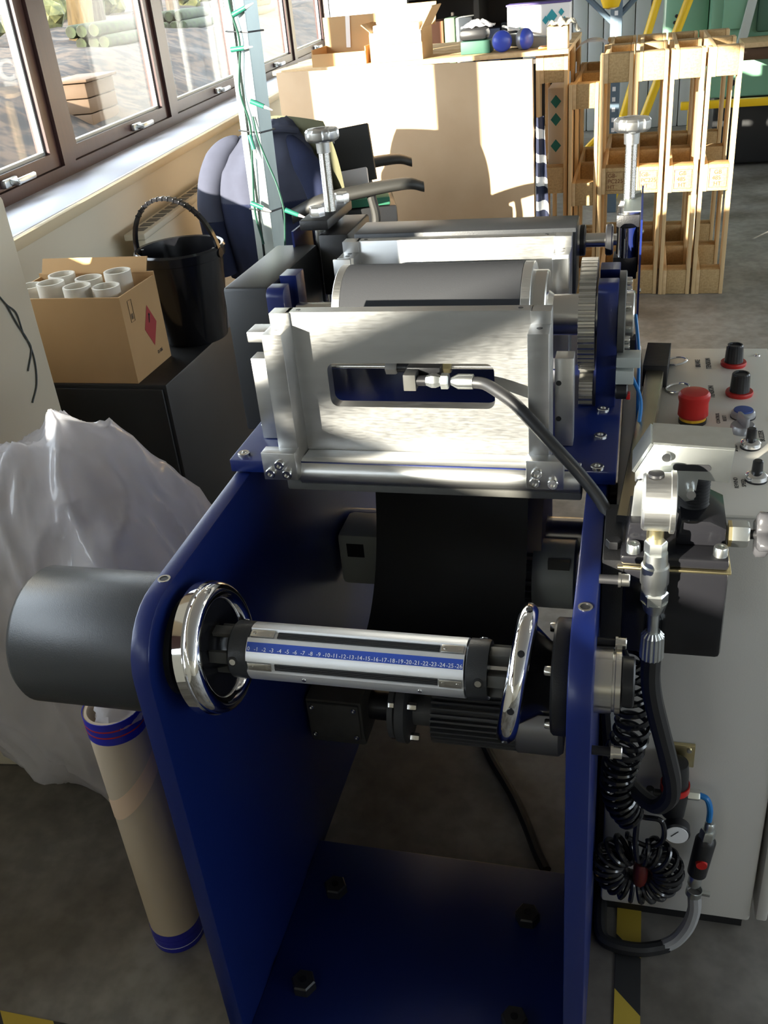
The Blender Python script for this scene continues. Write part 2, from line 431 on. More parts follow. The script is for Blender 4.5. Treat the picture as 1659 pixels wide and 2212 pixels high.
for k in range(len(bounds) - 1):
    a0, a1 = bounds[k], bounds[k + 1]
    o = [(a0, .90), (a1, .90), (a1, 2.12), (a0, 2.12)]
    i = [(a0 + .055, .945), (a1 - .055, .945), (a1 - .055, 2.07), (a0 + .055, 2.07)]
    w = struct(MB(WX).ringprism(o, i, 'y', .29, .38).build('window_%d' % (k + 1), FRAMEM))
    o2 = [(a0 + .057, .947), (a1 - .057, .947), (a1 - .057, 2.068), (a0 + .057, 2.068)]
    i2 = [(a0 + .13, 1.0), (a1 - .13, 1.0), (a1 - .13, 2.0), (a0 + .13, 2.0)]
    MB(WX).ringprism(o2, i2, 'y', .305, .36).build('sash', FRAMEM, w)
    i3 = [(a0 + .142, 1.012), (a1 - .142, 1.012), (a1 - .142, 1.988), (a0 + .142, 1.988)]
    MB(WX).ringprism(i2, i3, 'y', .325, .345).build('glazing_bead', PALEGREY, w)
    MB(WX).box(a0 + .14, a1 - .14, .333, .337, 1.008, 1.992).build('pane', GLASS, w)
    if 0 < k < 6:
        ac = (a0 + a1) / 2 + .12
        h = MB(WX).box(ac - .05, ac + .05, .285, .306, .955, .985, bev=.006)
        h.box(ac - .01, ac + .012, .255, .29, .958, .982, bev=.004)
        h.box(ac - .01, ac + .13, .25, .266, .96, .982, bev=.006)
        h.build('window_handle', ZINC, w)
for a0, a1, z0 in ((-3.12, -2.70, 1.31), (-4.14, -3.98, 1.31)):  # unseen posts added to keep sun off the gear guard and console
    struct(MB(WX).box(a0, a1, .288, .382, z0, 2.13).build('trim_%d' % int(10 - 10 * a0), FRAMEM))
nb = [(-7.6, -6.2), (-6.2, -4.8), (-4.8, -4.14), (-3.98, -3.12), (-2.70, -1.75), (-1.75, -.92)]
for k, (a0, a1) in enumerate(nb):
    zb = 1.42 if a0 < -3.9 else 1.32 if a0 < -3 else 1.06
    o = [(a0, zb), (a1, zb), (a1, 2.12), (a0, 2.12)]; i = [(a0 + .03, zb + .04), (a1 - .03, zb + .04), (a1 - .03, 2.07), (a0 + .03, 2.07)]
    w = struct(MB(WX).ringprism(o, i, 'y', .29, .38).build('window_%d' % (k + 10), FRAMEM))
    MB(WX).box(a0 + .025, a1 - .025, .333, .337, zb + .035, 2.075).build('pane', GLASS, w)
# other walls
struct(MB().box(-3.0, 6.1, 10.0, 10.2, 0, 2.76).build('wall_far', WALLM))
struct(MB().box(5.9, 6.1, -5.1, 10.1, 0, 1.2).build('wall_right', WALLM))
struct(MB().box(5.9, 6.1, -5.1, 10.1, 2.3, 2.76).build('wall_right_head', WALLM))
for k in range(6):  # unseen window row, added to let fill light in from the right
    y0 = -5.0 + k * 2.5
    o = [(y0, 1.2), (y0 + 2.5, 1.2), (y0 + 2.5, 2.3), (y0, 2.3)]; i = [(y0 + .07, 1.27), (y0 + 2.43, 1.27), (y0 + 2.43, 2.23), (y0 + .07, 2.23)]
    w = struct(MB().ringprism(o, i, 'x', 5.96, 6.04).build('window_%d' % (k + 30), FRAMEM))
    MB().box(5.998, 6.002, y0 + .06, y0 + 2.44, 1.26, 2.24).build('pane', GLASS, w)
struct(MB().box(-1.5, 6.1, -5.2, -5.0, 0, 2.76).build('wall_back', WALLM))
# sampling portals in the window openings (they guide the sky light and emit nothing)
def portal(c, rotm, sx, sy):
    d = bpy.data.lights.new('window_portal', 'AREA'); d.shape = 'RECTANGLE'; d.size = sx; d.size_y = sy
    d.cycles.is_portal = True
    o = bpy.data.objects.new('window_portal', d); COL.objects.link(o); o.matrix_world = Matrix.Translation(c) @ rotm.to_4x4()
R_in = Matrix((U, Vector((0, 0, 1)), N)).transposed()       # local z = outward, lamp shines along -z = inward
portal(wp(3.6, .40, 1.5), R_in, 9.2, 1.3)
portal(wp(-4.25, .40, 1.60), R_in, 6.7, 1.06)
portal(Vector((6.06, 2.5, 1.75)), Matrix((Vector((0, 1, 0)), Vector((0, 0, 1)), Vector((1, 0, 0)))).transposed(), 15, 1.1)

# radiator below the sill
r = thing('radiator', 'cream panel radiator on the wall below the windowsill', 'radiator', wp(1.6, -.04, .15))
MB(WX).box(.75, 2.6, -.10, -.045, .15, .70, bev=.012).build('panel', WALLM, r)
MB(WX).box(.74, 2.61, -.105, -.02, .70, .725, bev=.006).build('top_grille', WALLM, r)
for k in range(24):
    a = .79 + k * .077
    MB(WX).box(a, a + .05, -.085, -.04, .7245, .727).build('slot', CASTGREY, r)
for a in (.95, 2.4):
    MB(WX).box(a, a + .04, -.05, .036, .3, .6).build('bracket', WALLM, r)

# floor tape
struct(MB().box(.018, .06, .45, 1.95, .0005, .0015).build('trim_2', HAZARD))
struct(MB().box(-1.6, -.60, .735, .78, .0005, .0015).build('trim_3', HAZARD))
struct(MB().box(-.66, -.61, 1.0, 2.0, .0005, .0015).build('trim_4', HAZARD))

# ------------------------------------------------------------------ outside: a leafy bank with logs and trees
def gz(a, d): return -.10 + .41 * min(d, 2.75) + .06 * max(0, d - 2.75)
def ground(i, j):
    a = -9 + 44 * i; d = .46 + 17 * j * (.35 + .65 * j)
    z = gz(a, d) + .10 * noise.noise(Vector((a * .7, d * .9, 3))) * min(1, d * .6) + .035 * noise.noise(Vector((a * 3, d * 3, 1)))
    return wp(a, d, z)
struct(MB().grid(ground, 200, 70).build('ground', LEAF))
def tree(a, d, h, r, lean, material, crown, label):
    base = wp(a, d, gz(a, d) - .15)
    t = thing('tree', label, 'tree', base, 'trees outside the window')
    p = [base, base + Vector((lean * .3, .02, h * .35)), base + Vector((lean * .7, -.03, h * .7)), base + Vector((lean, 0, h))]
    MB().tube(spline(p, 5), lambda q: r * (1.15 - .7 * q), 10).build('trunk', material, t)
    m = MB()
    for k in range(crown):
        c = p[2] + Vector((random.uniform(-.9, .9), random.uniform(-.9, .9), random.uniform(-h * .12, h * .3)))
        q = bmesh.ops.create_icosphere(m.bm, subdivisions=2, radius=random.uniform(.25, .5))
        for v in q['verts']:
            f = 1 + .35 * noise.noise(v.co * 3 + Vector((k, a, d)))
            v.co = c + v.co * f
    m.build('crown', FOLI, t, smooth=0)
    for k in range(4):
        z = h * random.uniform(.12, .5); an = random.uniform(0, 6.28)
        s = base + Vector((lean * z / h, 0, z))
        MB().tube(spline([s, s + Vector((math.cos(an) * .4, math.sin(an) * .4, .25)), s + Vector((math.cos(an) * .9, math.sin(an) * .9, .35))], 4), lambda q: r * .3 * (1 - .8 * q), 6).build('branch', material, t)
TL = 'dark bare-stemmed garden tree on the bank beyond the windows'
tree(10.1, 4.0, 5.0, .15, .9, BARKL, 6, 'orange-barked leaning tree seen at the top of the second window')
for a, d, h, r, l in ((11.7, 4.4, 6, .12, .2), (14.0, 4.0, 5.5, .10, -.2), (16.5, 5.2, 6, .14, .3), (19.5, 4.2, 6, .12, .1), (23, 5, 6, .15, -.2), (27, 4.4, 6, .13, .2), (7.2, 4.6, 6, .10, .1), (31, 5, 6, .14, 0)):
    tree(a, d, h, r, l, BARK, 6, TL)
def logpile(a, d, rows, label, ln):
    t = thing('log_pile', label, 'log pile', wp(a, d, gz(a, d)), 'log piles outside')
    for j in range(rows):
        for k in range(3):
            m = MB(WX)
            z = gz(a, d) + .07 + j * .125
            m.lathe('x', (a + random.uniform(-.06, .06), d + k * .14 + (j % 2) * .07, z), [(-ln, .06), (-ln + .02, .07), (ln - .02, .07), (ln, .06)], 10)
            m.build('log', MOSS, t)
logpile(9.0, 2.95, 2, 'mossy stacked logs seen through the second window', .75)
logpile(11.8, 2.95, 2, 'mossy stacked logs seen through the third window', .65)
logpile(15.6, 2.95, 3, 'mossy stacked logs seen through the far window', .9)
g = thing('pane_reflection_prop', 'added tan crate outside on the leafy bank', 'prop', wp(5.4, 2.05, gz(5, 1.9) - .05))  # block added in place of a cardboard reflection in the pane
zc_ = gz(5.4, 1.85) - .05
for k in range(3):
    z = zc_ + k * .115
    MB(WX).box(5.1, 5.7, 1.9, 2.2, z, z + .108, bev=.008).build('plank', BEIGE, g)
MB(WX).box(5.07, 5.73, 1.87, 2.23, zc_ + .345, zc_ + .37, bev=.008).build('lid', BEIGE, g)
for k, (a, d) in enumerate(((8.6, 5.0), (10.4, 5.6), (12.6, 5.6), (14.8, 6.6), (17.6, 6.8), (20.6, 6.0), (24, 6.6), (28, 6.4))):
    b_ = thing('shrub', 'yellow-green shrub on the leafy bank outside', 'shrub', wp(a, d, gz(a, d) - .1), 'shrubs on the bank')
    m = MB()
    for q_ in range(7):
        c = wp(a + random.uniform(-.6, .6), d + random.uniform(-.3, .3), gz(a, d) + random.uniform(.05, .7))
        q = bmesh.ops.create_icosphere(m.bm, subdivisions=2, radius=random.uniform(.2, .4))
        for v in q['verts']: v.co = c + v.co * (1 + .5 * noise.noise(v.co * 6 + Vector((k, q_, 0))))
    m.build('foliage', mat('pale_foliage', (0.16, 0.15, 0.05), .8, noise_amt=.9, noise_scale=6, col2=(0.04, 0.045, 0.014)), b_, smooth=0)
    MB().tube([wp(a, d, gz(a, d) - .1), wp(a, d, gz(a, d) + .4)], .04, 8).build('stem', BARK, b_)
lt = thing('shade_band_trunk', 'added unseen leaning trunk outside, casting the shade band on the front plate', 'tree', (-3.2, .75, -.1))  # added out of view to throw the diagonal shade across the front plate
MB().tube(spline([(-3.2, .25, .33), (-3.2, -1.2, 1.115), (-3.2, -3.415, 2.25), (-3.2, -5.6, 3.37)], 6), lambda q: .055 - .008 * q, 12).build('trunk', BARK, lt)
MB().tube(spline([(-3.2, -5.0, 3.06), (-3.6, -5.4, 3.5), (-4.2, -5.6, 4.0)], 6), lambda q: .03 - .02 * q, 8).build('branch', BARK, lt)
# ================================================================== THE MACHINE
AXY, AXZ = .90, .757           # unwind shaft axis
CY, CZ = 1.465, 1.017          # print cylinder axis
MC = thing('roll_processing_machine', 'blue and aluminium roll processing machine with black web, in the centre', 'machine', (-.305, 1.3, 0))
def socket_screw(p, axis, sgn, r, h, parent, name='screw', material=None):
    m = MB(); a0, a1 = (0, h) if sgn > 0 else (-h, 0)
    prof = [(0, r), (h * .8, r), (h, r * .88), (h, r * .5), (h * .45, r * .5)]
    if sgn < 0: prof = [(-a, q) for a, q in prof]
    m.lathe(axis, p, prof, 14)
    return m.build(name, material or STEEL, parent)
# ---- side plates: horizontal arm with a rounded nose, straight front edge down to the base
def side_profile():
    r = .088; pts = []
    yf, zt = .80, .857
    for i in range(9):
        t = math.radians(180 - 90 * i / 8)
        pts.append((yf + r + r * math.cos(t), zt - r + r * math.sin(t)))
    pts += [(1.30, .864), (1.95, .864), (1.95, 0.0), (yf, 0.0)]
    return pts
PLATES = []
for x0, x1, lab in ((-.584, -.559, None), (-.053, -.0255, None)):
    pl = MB().prism(side_profile(), 'x', x0, x1, bev=.0025).build('side_plate', BLUE, MC); PLATES.append(pl)
    xc = (x0 + x1) / 2
    m = MB().tubering('z', (xc, .905, .857), .0085, .006, -.002, .0012, 20)
    m.build('threaded_insert', STEEL, pl)
    MB().cyl('z', (xc, .905, .857), .006, -.004, .0006, 16).build('insert_hole', BLACKMET, pl)
MB().box(-.559, -.053, .795, 1.207, .010, .030, bev=.002).build('base_plate', BLUE, MC)
for x in (-.492, -.136):
    for y in (.902, 1.097):
        b = MB().hexh('z', (x, y, .030), .0215, 0, .020).build('levelling_nut', BLACKMET, MC)
        MB().cyl('z', (x, y, .0495), .006, 0, .0016, 16).build('stud_hole', BLACKGLOSS, b)
# ---- deck
DK = MB().box(-.589, -.014, 1.187, 1.95, .8645, .8855, bev=.002).build('deck_plate', BLUE, MC)
for x, y in ((-.571, 1.204), (-.571, 1.309), (-.040, 1.196), (-.040, 1.296), (-.040, 1.392)):
    socket_screw((x, y, .8855), 'z', 1, .0095, .005, DK)
# ---- unwind: brake housing, expanding shaft, handwheels
h = MB().lathe('x', (0, AXY, AXZ), [(-.775, .001), (-.775, .080), (-.772, .088), (-.764, .0935), (-.588, .0935), (-.584, .09)], 56).build('brake_housing', GREYPC, MC)
f = MB().lathe('x', (0, AXY, AXZ), [(-.559, .066), (-.551, .066), (-.549, .062), (-.549, .03)], 40, True, False).build('bearing_flange', BLACKSEMI, MC)
for k in range(6):
    t = 2 * PI * k / 6 + .35
    socket_screw((-.549, AXY + .052 * math.cos(t), AXZ + .052 * math.sin(t)), 'x', 1, .0055, .010, f)
def tilt(x, deg): return Matrix.Translation((x, AXY, AXZ)) @ Matrix.Rotation(math.radians(deg), 4, 'Y') @ Matrix.Translation((-x, -AXY, -AXZ))
def handwheel(x, sgn):
    """chromed rim whose dark dished face looks towards +x"""
    prof = []
    rr = .0125; R0 = .0745
    for i in range(17):
        t = math.radians(-100 + 290 * i / 16)
        prof.append((x + rr * math.sin(t) * sgn, R0 + rr * -math.cos(t)))
    w = MB(tilt(x, sgn * 9.0))
    ring = [[Vector((x + rr * math.cos(2 * PI * j / 14), AXY + (R0 + rr * math.sin(2 * PI * j / 14)) * math.cos(2 * PI * i / 64), AXZ + (R0 + rr * math.sin(2 * PI * j / 14)) * math.sin(2 * PI * i / 64))) for j in range(14)] for i in range(64)]
    ring.append(ring[0]); w.loops(ring, True, False, False)
    return w.build('handwheel_rim', CHROME, MC)
w1 = handwheel(-.510, -1)
MB(tilt(-.51, -9) @ Matrix.Translation((.016, 0, 0))).lathe('x', (0, AXY, AXZ), [(-.537, .02), (-.537, .069), (-.530, .071), (-.524, .066), (-.528, .028), (-.500, .024), (-.500, .001)], 48).build('wheel_dish', BLACKGLOSS, w1)
MB(tilt(-.51, -9) @ Matrix.Translation((.016, 0, 0))).tubering('x', (0, AXY, AXZ), .0885, .080, -.545, -.532, 64).build('rim_band', CHROME, w1)
w2 = handwheel(-.118, 1)
MB(tilt(-.118, 9)).lathe('x', (0, AXY, AXZ), [(-.128, .001), (-.128, .066), (-.112, .071), (-.104, .060), (-.085, .046), (-.070, .044)], 48).build('wheel_cone', BLACKGLOSS, w2)
for k in range(8):
    t = 2 * PI * k / 8 + 2.2
    c = Vector((-.118, AXY + .0872 * math.cos(t), AXZ + .0872 * math.sin(t)))
    d = Vector((0, math.cos(t), math.sin(t)))
    MB(tilt(-.118, 9)).cone(c - d * .004, c + d * .0008, .0042, .0042, 12).build('grub_hole', BLACKMET, w2)
f2 = MB().lathe('x', (0, AXY, AXZ), [(-.074, .03), (-.074, .068), (-.071, .071), (-.056, .071), (-.053, .069)], 48, False, False).build('bearing_flange', BLACKSEMI, MC)
for k in range(4):
    t = 2 * PI * k / 4 + .8
    socket_screw((-.074, AXY + .058 * math.cos(t), AXZ + .058 * math.sin(t)), 'x', -1, .006, .008, f2)
hb = MB().lathe('x', (0, AXY, AXZ), [(-.0255, .040), (-.006, .040), (-.005, .037), (-.003, .037), (-.002, .040), (.004, .040), (.004, .012)], 36, True, True).build('outer_hub', STEEL, MC)
MB().cyl('x', (0, AXY, AXZ), .030, .004, .020, 30, ch=.002).build('hub_cap', BLACKMET, hb)
# expanding shaft: round body with lengthwise T-slots
SH0, SH1, SR = -.459, -.179, .0372
slots = [math.radians(a) for a in (36, 108, 180, 252, 324)]      # angle from the camera-facing direction
base_ang = math.radians(140)                                    # towards the camera in (y,z)
sec = []
NS = 120
def slot_at(a):
    for q in slots:
        dlt = (a - q + PI) % (2 * PI) - PI
        if abs(dlt) < math.radians(9.5): return True
    return False
for i in range(NS):
    a = 2 * PI * i / NS
    rr = SR - .0035 if slot_at(a) else SR
    sec.append((AXY + rr * math.cos(base_ang - a), AXZ + rr * math.sin(base_ang - a)))
SHF = MB().prism(sec, 'x', SH0, SH1).build('expanding_shaft', ANOD, MC, smooth=20)
def on_shaft(ang, r): return (AXY + r * math.cos(base_ang - ang), AXZ + r * math.sin(base_ang - ang))
for q in slots:
    m = MB()
    for off in (-6, -2.0, 2.0, 6):
        a = q + math.radians(off); y, z = on_shaft(a, SR - .0028)
        m.cyl('x', (0, y, z), .0011, SH0 + .038, SH1 - .032, 8)
    m.build('rubber_grip_strip', RUBBER, SHF)
    for xa, xb in ((SH0 + .002, SH0 + .034), (SH1 - .030, SH1 - .002)):
        y, z = on_shaft(q, SR - .0026)
        m = MB(); R = Matrix.Translation((0, y, z)) @ Matrix.Rotation(base_ang - q - PI / 2, 4, 'X')
        m.xf = R; m.box(xa, xb, -.0052, .0052, -.001, .0022, bev=.0006)
        for xx in (xa + .005, xb - .005): m.cyl('z', (xx, 0, .0022), .0022, 0, .0008, 10)
        m.build('retaining_clip', STEEL, SHF)
# blue scale strip with its numbers, on the camera-facing flat between two slots
sa = math.radians(5)
mseg = MB(); n = 8; ringA = []; ringB = []
for i in range(n + 1):
    a = sa + math.radians(-14 + 28 * i / n); ringA.append((AXY + 0, 0)); 
m = MB()
rows = []
for i in range(n + 1):
    a = sa + math.radians(-9.5 + 19 * i / n)
    rows.append((on_shaft(a, SR + .0004)))
for i in range(n):
    (ya, za), (yb, zb) = rows[i], rows[i + 1]
    vs = [m.V((SH0 + .001, ya, za)), m.V((SH1 - .001, ya, za)), m.V((SH1 - .001, yb, zb)), m.V((SH0 + .001, yb, zb))]
    m.bm.faces.new(vs)
m.build('scale_strip', SCALEBLUE, SHF, smooth=60)
an = sa + math.radians(-4)
yy, zz = on_shaft(an, SR + .0009)
outd = Vector((0, math.cos(base_ang - an), math.sin(base_ang - an)))
upd = Vector((0, 0, 1)) - outd * outd.z; upd.normalize()
for k in range(27):
    x = SH0 + .004 + k * (SH1 - SH0 - .010) / 26.0
    text('scale_number', '-' + str(k) if k else '0', .0072, (x, yy, zz), (Vector((1, 0, 0)), upd, outd), WHITEINK, SHF, extrude=.0001)
for x in (SH0 + .075, SH1 - .055):
    y, z = on_shaft(math.radians(-62), SR + .0002)
    d = Vector((0, math.cos(base_ang + math.radians(62)), math.sin(base_ang + math.radians(62))))
    p = Vector((x, y, z))
    MB().cone(p - d * .002, p + d * .0008, .0032, .0028, 12).build('grub_screw', STEEL, SHF)
for xa, xb, s in ((-.486, -.459, -1), (-.179, -.151, 1)):
    c = MB().lathe('x', (0, AXY, AXZ), [(xa, .028), (xa, .0345), (xa + .003, .0375), (xb - .003, .0375), (xb, .0365), (xb, .028)], 40).build('end_collar', GREYPC, MC)
    for a in (math.radians(-28), math.radians(92), math.radians(212)):
        y, z = on_shaft(a, .0373); p = Vector(((xa + xb) / 2 + s * .004, y, z)); d = Vector((0, math.cos(base_ang - a), math.sin(base_ang - a)))
        MB().cone(p - d * .002, p + d * .0006, .0072, .0066, 16).build('counterbore', BLACKMET, c)
        MB().cone(p - d * .001, p + d * .0016, .0046, .0042, 12).build('screw', STEEL, c)
for xa, xb in ((-.512, -.486), (-.151, -.124)):
    for q in range(5):
        a = 2 * PI * q / 5 + .4
        y, z = AXY + .022 * math.cos(a), AXZ + .022 * math.sin(a)
        m = MB(Matrix.Translation((0, y, z)) @ Matrix.Rotation(a, 4, 'X')); m.box(xa, xb, -.008, .010, -.008, .008, bev=.001)
        m.build('jaw_block', CASTGREY, MC)
    MB().cyl('x', (0, AXY, AXZ), .017, xa - .002, xb + .002, 20).build('core_spindle', STEEL, MC)
# ---- spacer bolts on the outside of the right plate
for y, z in ((.93, .881), (.93, .790), (.84, .70)):
    m = MB().cyl('x', (0, y, z), .0055, -.0255, -.004, 14)
    b = m.build('spacer_bolt', BLACKMET, MC)
    MB().lathe('x', (0, y, z), [(-.004, .009), (-.001, .009), (-.001, .0075), (.008, .0075), (.009, .0065), (.009, .0035), (.005, .0035)], 16).build('bolt_head', STEEL, b)

# ---- front aluminium bracket unit
def bracket_unit(y0, name, slot):
    """y0 = front of the plate"""
    out = [(-.479, .8865), (-.131, .8865), (-.131, 1.104), (-.479, 1.104)]
    if slot:
        inner = rrect(-.427, -.184, .960, 1.028, .012, 5)
        cx, cz = -.305, .994; oo = []
        for (x, z) in inner:
            dx, dz = x - cx, z - cz
            k = min((.174 / abs(dx)) if abs(dx) > 1e-6 else 9, ((1.104 - cz) / dz if dz > 0 else (.8865 - cz) / dz) if abs(dz) > 1e-6 else 9)
            oo.append((cx + dx * k, cz + dz * k))
        # force the four corners
        for cxn, czn in out:
            j = min(range(len(oo)), key=lambda i: (oo[i][0] - cxn) ** 2 + (oo[i][1] - czn) ** 2); oo[j] = (cxn, czn)
        p = MB().ringprism(oo, inner, 'y', y0, y0 + .022).build('front_plate', ALU, MC)
    else:
        p = MB().box(-.479, -.131, y0, y0 + .022, .8865, 1.104, bev=.001).build('rear_plate', ALU, MC)
    for x in (-.463, -.147):
        MB().cyl('z', (x, y0 + .011, 1.104), .0035, -.002, .0004, 14).build('tapped_hole', BLACKMET, p)
    for x0, x1 in ((-.503, -.473), (-.133, -.105)):
        c = MB().prism([(y0 - .043, .8865), (y0 + .0215, .8865), (y0 + .0215, 1.104), (y0 - .004, 1.104), (y0 - .004, 1.086), (y0 - .043, 1.086)], 'x', x0, x1, bev=.0008).build('cheek_plate', ALU, MC)
        for q in ((-.020,) if slot else (-.028, -.014)):
            MB().cyl('z', ((x0 + x1) / 2, y0 + q, 1.086), .0042, -.002, .0004, 14).build('tapped_hole', BLACKMET, c)
    return p
bracket_unit(1.225, 'front', True)
bracket_unit(1.61, 'rear', False)
# rear unit's longer cheeks reach forward
for x0, x1 in ((-.510, -.478), (-.134, -.106)):
    c = MB().box(x0 + .0005, x1 - .0005, 1.562, 1.568, .8865, 1.0855, bev=.0008).build('cheek_face', ALU, MC)
# clamp blocks and front bar
for x0, x1, xs in ((-.525, -.472, (-.513, -.497, -.487)), (-.135, -.084, (-.123, -.120, -.098))):
    c = MB().box(x0, x1, 1.163, 1.186, .8665, .911, bev=.0012).build('clamp_block', ALU, MC)
    z3 = (.880, .893, .876)
    for xq, zq in zip(xs, (.879, .893, .878)):
        socket_screw((xq, 1.163, zq), 'y', -1, .0078, .006, c)
MB().box(-.472, -.134, 1.200, 1.2245, .8858, .8885, bev=.0005).build('foot_strip', ALU, MC)
BAR = MB().cyl('x', (0, 1.2005, .8665), .0220, -.476, -.062, 40, ch=.001).build('front_bar_roller', ALUX, MC)
MB().box(-.500, -.060, 1.186, 1.215, .838, .8635, bev=.003).build('bar_carrier', CASTGREY, MC)
# outer wedge blocks
for x0, x1 in ((-.560, -.505), (-.104, -.078)):
    c = MB().box(x0, x1, 1.262, 1.292, .8865, 1.020 if x0 < -.3 else 1.022, bev=.001).build('outer_block', ALU, MC)
    if x0 > -.3:
        for z in (.93, .985): MB().cyl('y', (-.0985, 1.262, z), .004, -.0004, .002, 12).build('tapped_hole', BLACKMET, c)
# ---- print cylinder
CYL = MB().cyl('x', (0, CY, CZ), .0835, -.452, -.168, 72).build('print_cylinder', ROLLGREY, MC)
for xa, xb in ((-.466, -.452), (-.168, -.152)):
    MB().cyl('x', (0, CY, CZ), .0835, xa, xb, 72, ch=.0012).build('cylinder_bearer', ALUX, CYL)
MB().lathe('x', (0, CY, CZ), [(-.152, .070), (-.132, .070), (-.130, .068), (-.130, .038), (-.122, .032), (-.080, .032)], 56).build('cylinder_hub', STEEL, CYL)
MB().lathe('x', (0, CY, CZ), [(-.548, .024), (-.478, .024), (-.470, .032), (-.466, .055)], 40).build('journal', STEEL, CYL)
MB().box(-.56, -.466, 1.262, 1.30, 1.045, 1.062, bev=.002).build('guide_bar', ALU, MC)
# gear with cut teeth
NT = 52; poly = []
for i in range(NT):
    for t, r in ((0, .0795), (.28, .0800), (.40, .0868), (.68, .0868), (.80, .0800)):
        a = 2 * PI * (i + t) / NT; poly.append((CY + r * math.cos(a), CZ + r * math.sin(a)))
G1 = MB().prism(poly, 'x', -.0805, -.0560).build('spur_gear', STEEL, MC, smooth=15)
MB().cyl('x', (0, CY, CZ), .034, -.084, -.0535, 32).build('gear_boss', STEEL, G1)
poly2 = []
for i in range(18):
    for t, r in ((0, .0255), (.28, .026), (.40, .0325), (.68, .0325), (.80, .026)):
        a = 2 * PI * (i + t) / 18; poly2.append((CY - .03 + r * math.cos(a), .905 + r * math.sin(a)))
MB().prism(poly2, 'x', -.079, -.058).build('pinion_gear', STEEL, MC, smooth=15)
# bearing pillars (blue), a front and a rear one on each side
for x0, x1 in ((-.5800, -.5500), (-.0530, -.0230)):
    for y0, y1, zt in ((1.408, 1.442, 1.081), (1.480, 1.520, 1.083)):
        pr = [(y0, .8855), (y1, .8855), (y1, zt)]
        if y0 < 1.45:
            pr += [(y0 + .014, zt)]
            for i in range(1, 6):
                t = math.radians(90 + 90 * i / 5); pr.append((y0 + .014 + .014 * math.cos(t), zt - .014 + .014 * math.sin(t)))
        else: pr += [(y0, zt)]
        MB().prism(pr, 'x', x0, x1, bev=.0012).build('bearing_pillar', BLUE, MC)
    MB().box(x0 + .001, x1 - .001, 1.4425, 1.4795, .8855, .955, bev=.001).build('bearing_saddle', BLUE, MC)
# outside of the right pillar: bearing cover, chain wheel, nuts
cov = MB().lathe('x', (0, CY, CZ), [(-.0228, .066), (-.013, .066), (-.012, .064), (-.012, .02)], 44).build('bearing_cover', CASTGREY, MC)
MB().lathe('x', (0, CY, CZ), [(-.012, .036), (-.001, .036), (.001, .034), (.001, .012)], 36).build('lock_collar', STEEL, cov)
for k in range(6):
    t = 2 * PI * k / 6 + .5
    socket_screw((-.012, CY + .052 * math.cos(t), CZ + .052 * math.sin(t)), 'x', 1, .006, .008, cov)
MB().box(-.0228, .013, 1.395, 1.43, .955, .972, bev=.0015).build('sensor_bracket', PALEGREY, MC)
MB().box(-.0228, .004, 1.395, 1.425, .928, .950, bev=.0015).build('sensor_body', PALEGREY, MC)
MB().cyl('x', (0, 1.40, .915), .012, -.0228, -.004, 20, ch=.002).build('pressure_switch', BLACKMET, MC)
MB().box(-.006, .000, 1.390, 1.402, .905, .915, bev=.001).build('switch_tab', REDP, MC)
for z in (.80, .72, .66):
    MB().cyl('x', (0, 1.28, z), .017, -.0255, -.010, 24, ch=.003).build('cable_gland', PLASTB, MC)
# ---- left gear guard
gd = MB().box(-.668, -.585, 1.438, 1.712, .815, 1.076, bev=.006).build('gear_guard', GREYPC, MC)
# ---- rear units: dark box, adjusters
MB().box(-.492, -.100, 1.645, 1.735, .985, 1.108, bev=.003).build('rear_guard_box', GREYPC, MC)
MB().lathe('x', (0, 1.70, 1.072), [(-.100, .026), (-.088, .026), (-.088, .012), (-.052, .012), (-.052, .024), (-.040, .024), (-.040, .010), (-.034, .010)], 28).build('link_shaft', STEEL, MC)
for xa, xb in ((-.098, -.087), (-.053, -.041)):
    MB().cyl('x', (0, 1.70, 1.072), .0265, xa, xb, 28, ch=.002).build('shaft_collar', BLACKMET, MC)
def knob_profile(c, z0, z1, r, lobes):
    m = MB(); rings = []
    for z, k in ((z0, .80), (z0 + .003, .95), (z0 + (z1 - z0) * .3, 1), (z1 - .004, 1), (z1, .9), (z1 + .001, .5), (z1 - .002, .35)):
        rings.append([Vector((c[0] + r * k * (1 - .09 * (math.cos(lobes * 2 * PI * i / 64) > .55)) * math.cos(2 * PI * i / 64),
                              c[1] + r * k * (1 - .09 * (math.cos(lobes * 2 * PI * i / 64) > .55)) * math.sin(2 * PI * i / 64), z)) for i in range(64)])
    m.loops(rings); return m
def threaded_rod(c, r, z0, z1, pitch=.0022):
    prof = []; z = z0
    while z < z1:
        prof += [(z, r * .9), (z + pitch / 2, r)]; z += pitch
    return MB().lathe('z', (c[0], c[1], 0), prof, 16)
def adjuster(cx, cy, ztop):
    a = threaded_rod((cx, cy), .0105, ztop - .165, ztop - .028).build('adjusting_screw', STEEL, MC, smooth=0)
    knob_profile((cx, cy), ztop - .020, ztop + .002, .0315, 6).build('star_knob', ALUX, a)
    MB().lathe('z', (cx, cy, 0), [(ztop - .040, .0125), (ztop - .020, .0135)], 24).build('knob_neck', ALUX, a)
    return a
adjuster(-.572, 1.775, 1.268)
adjuster(-.0165, 1.775, 1.256)
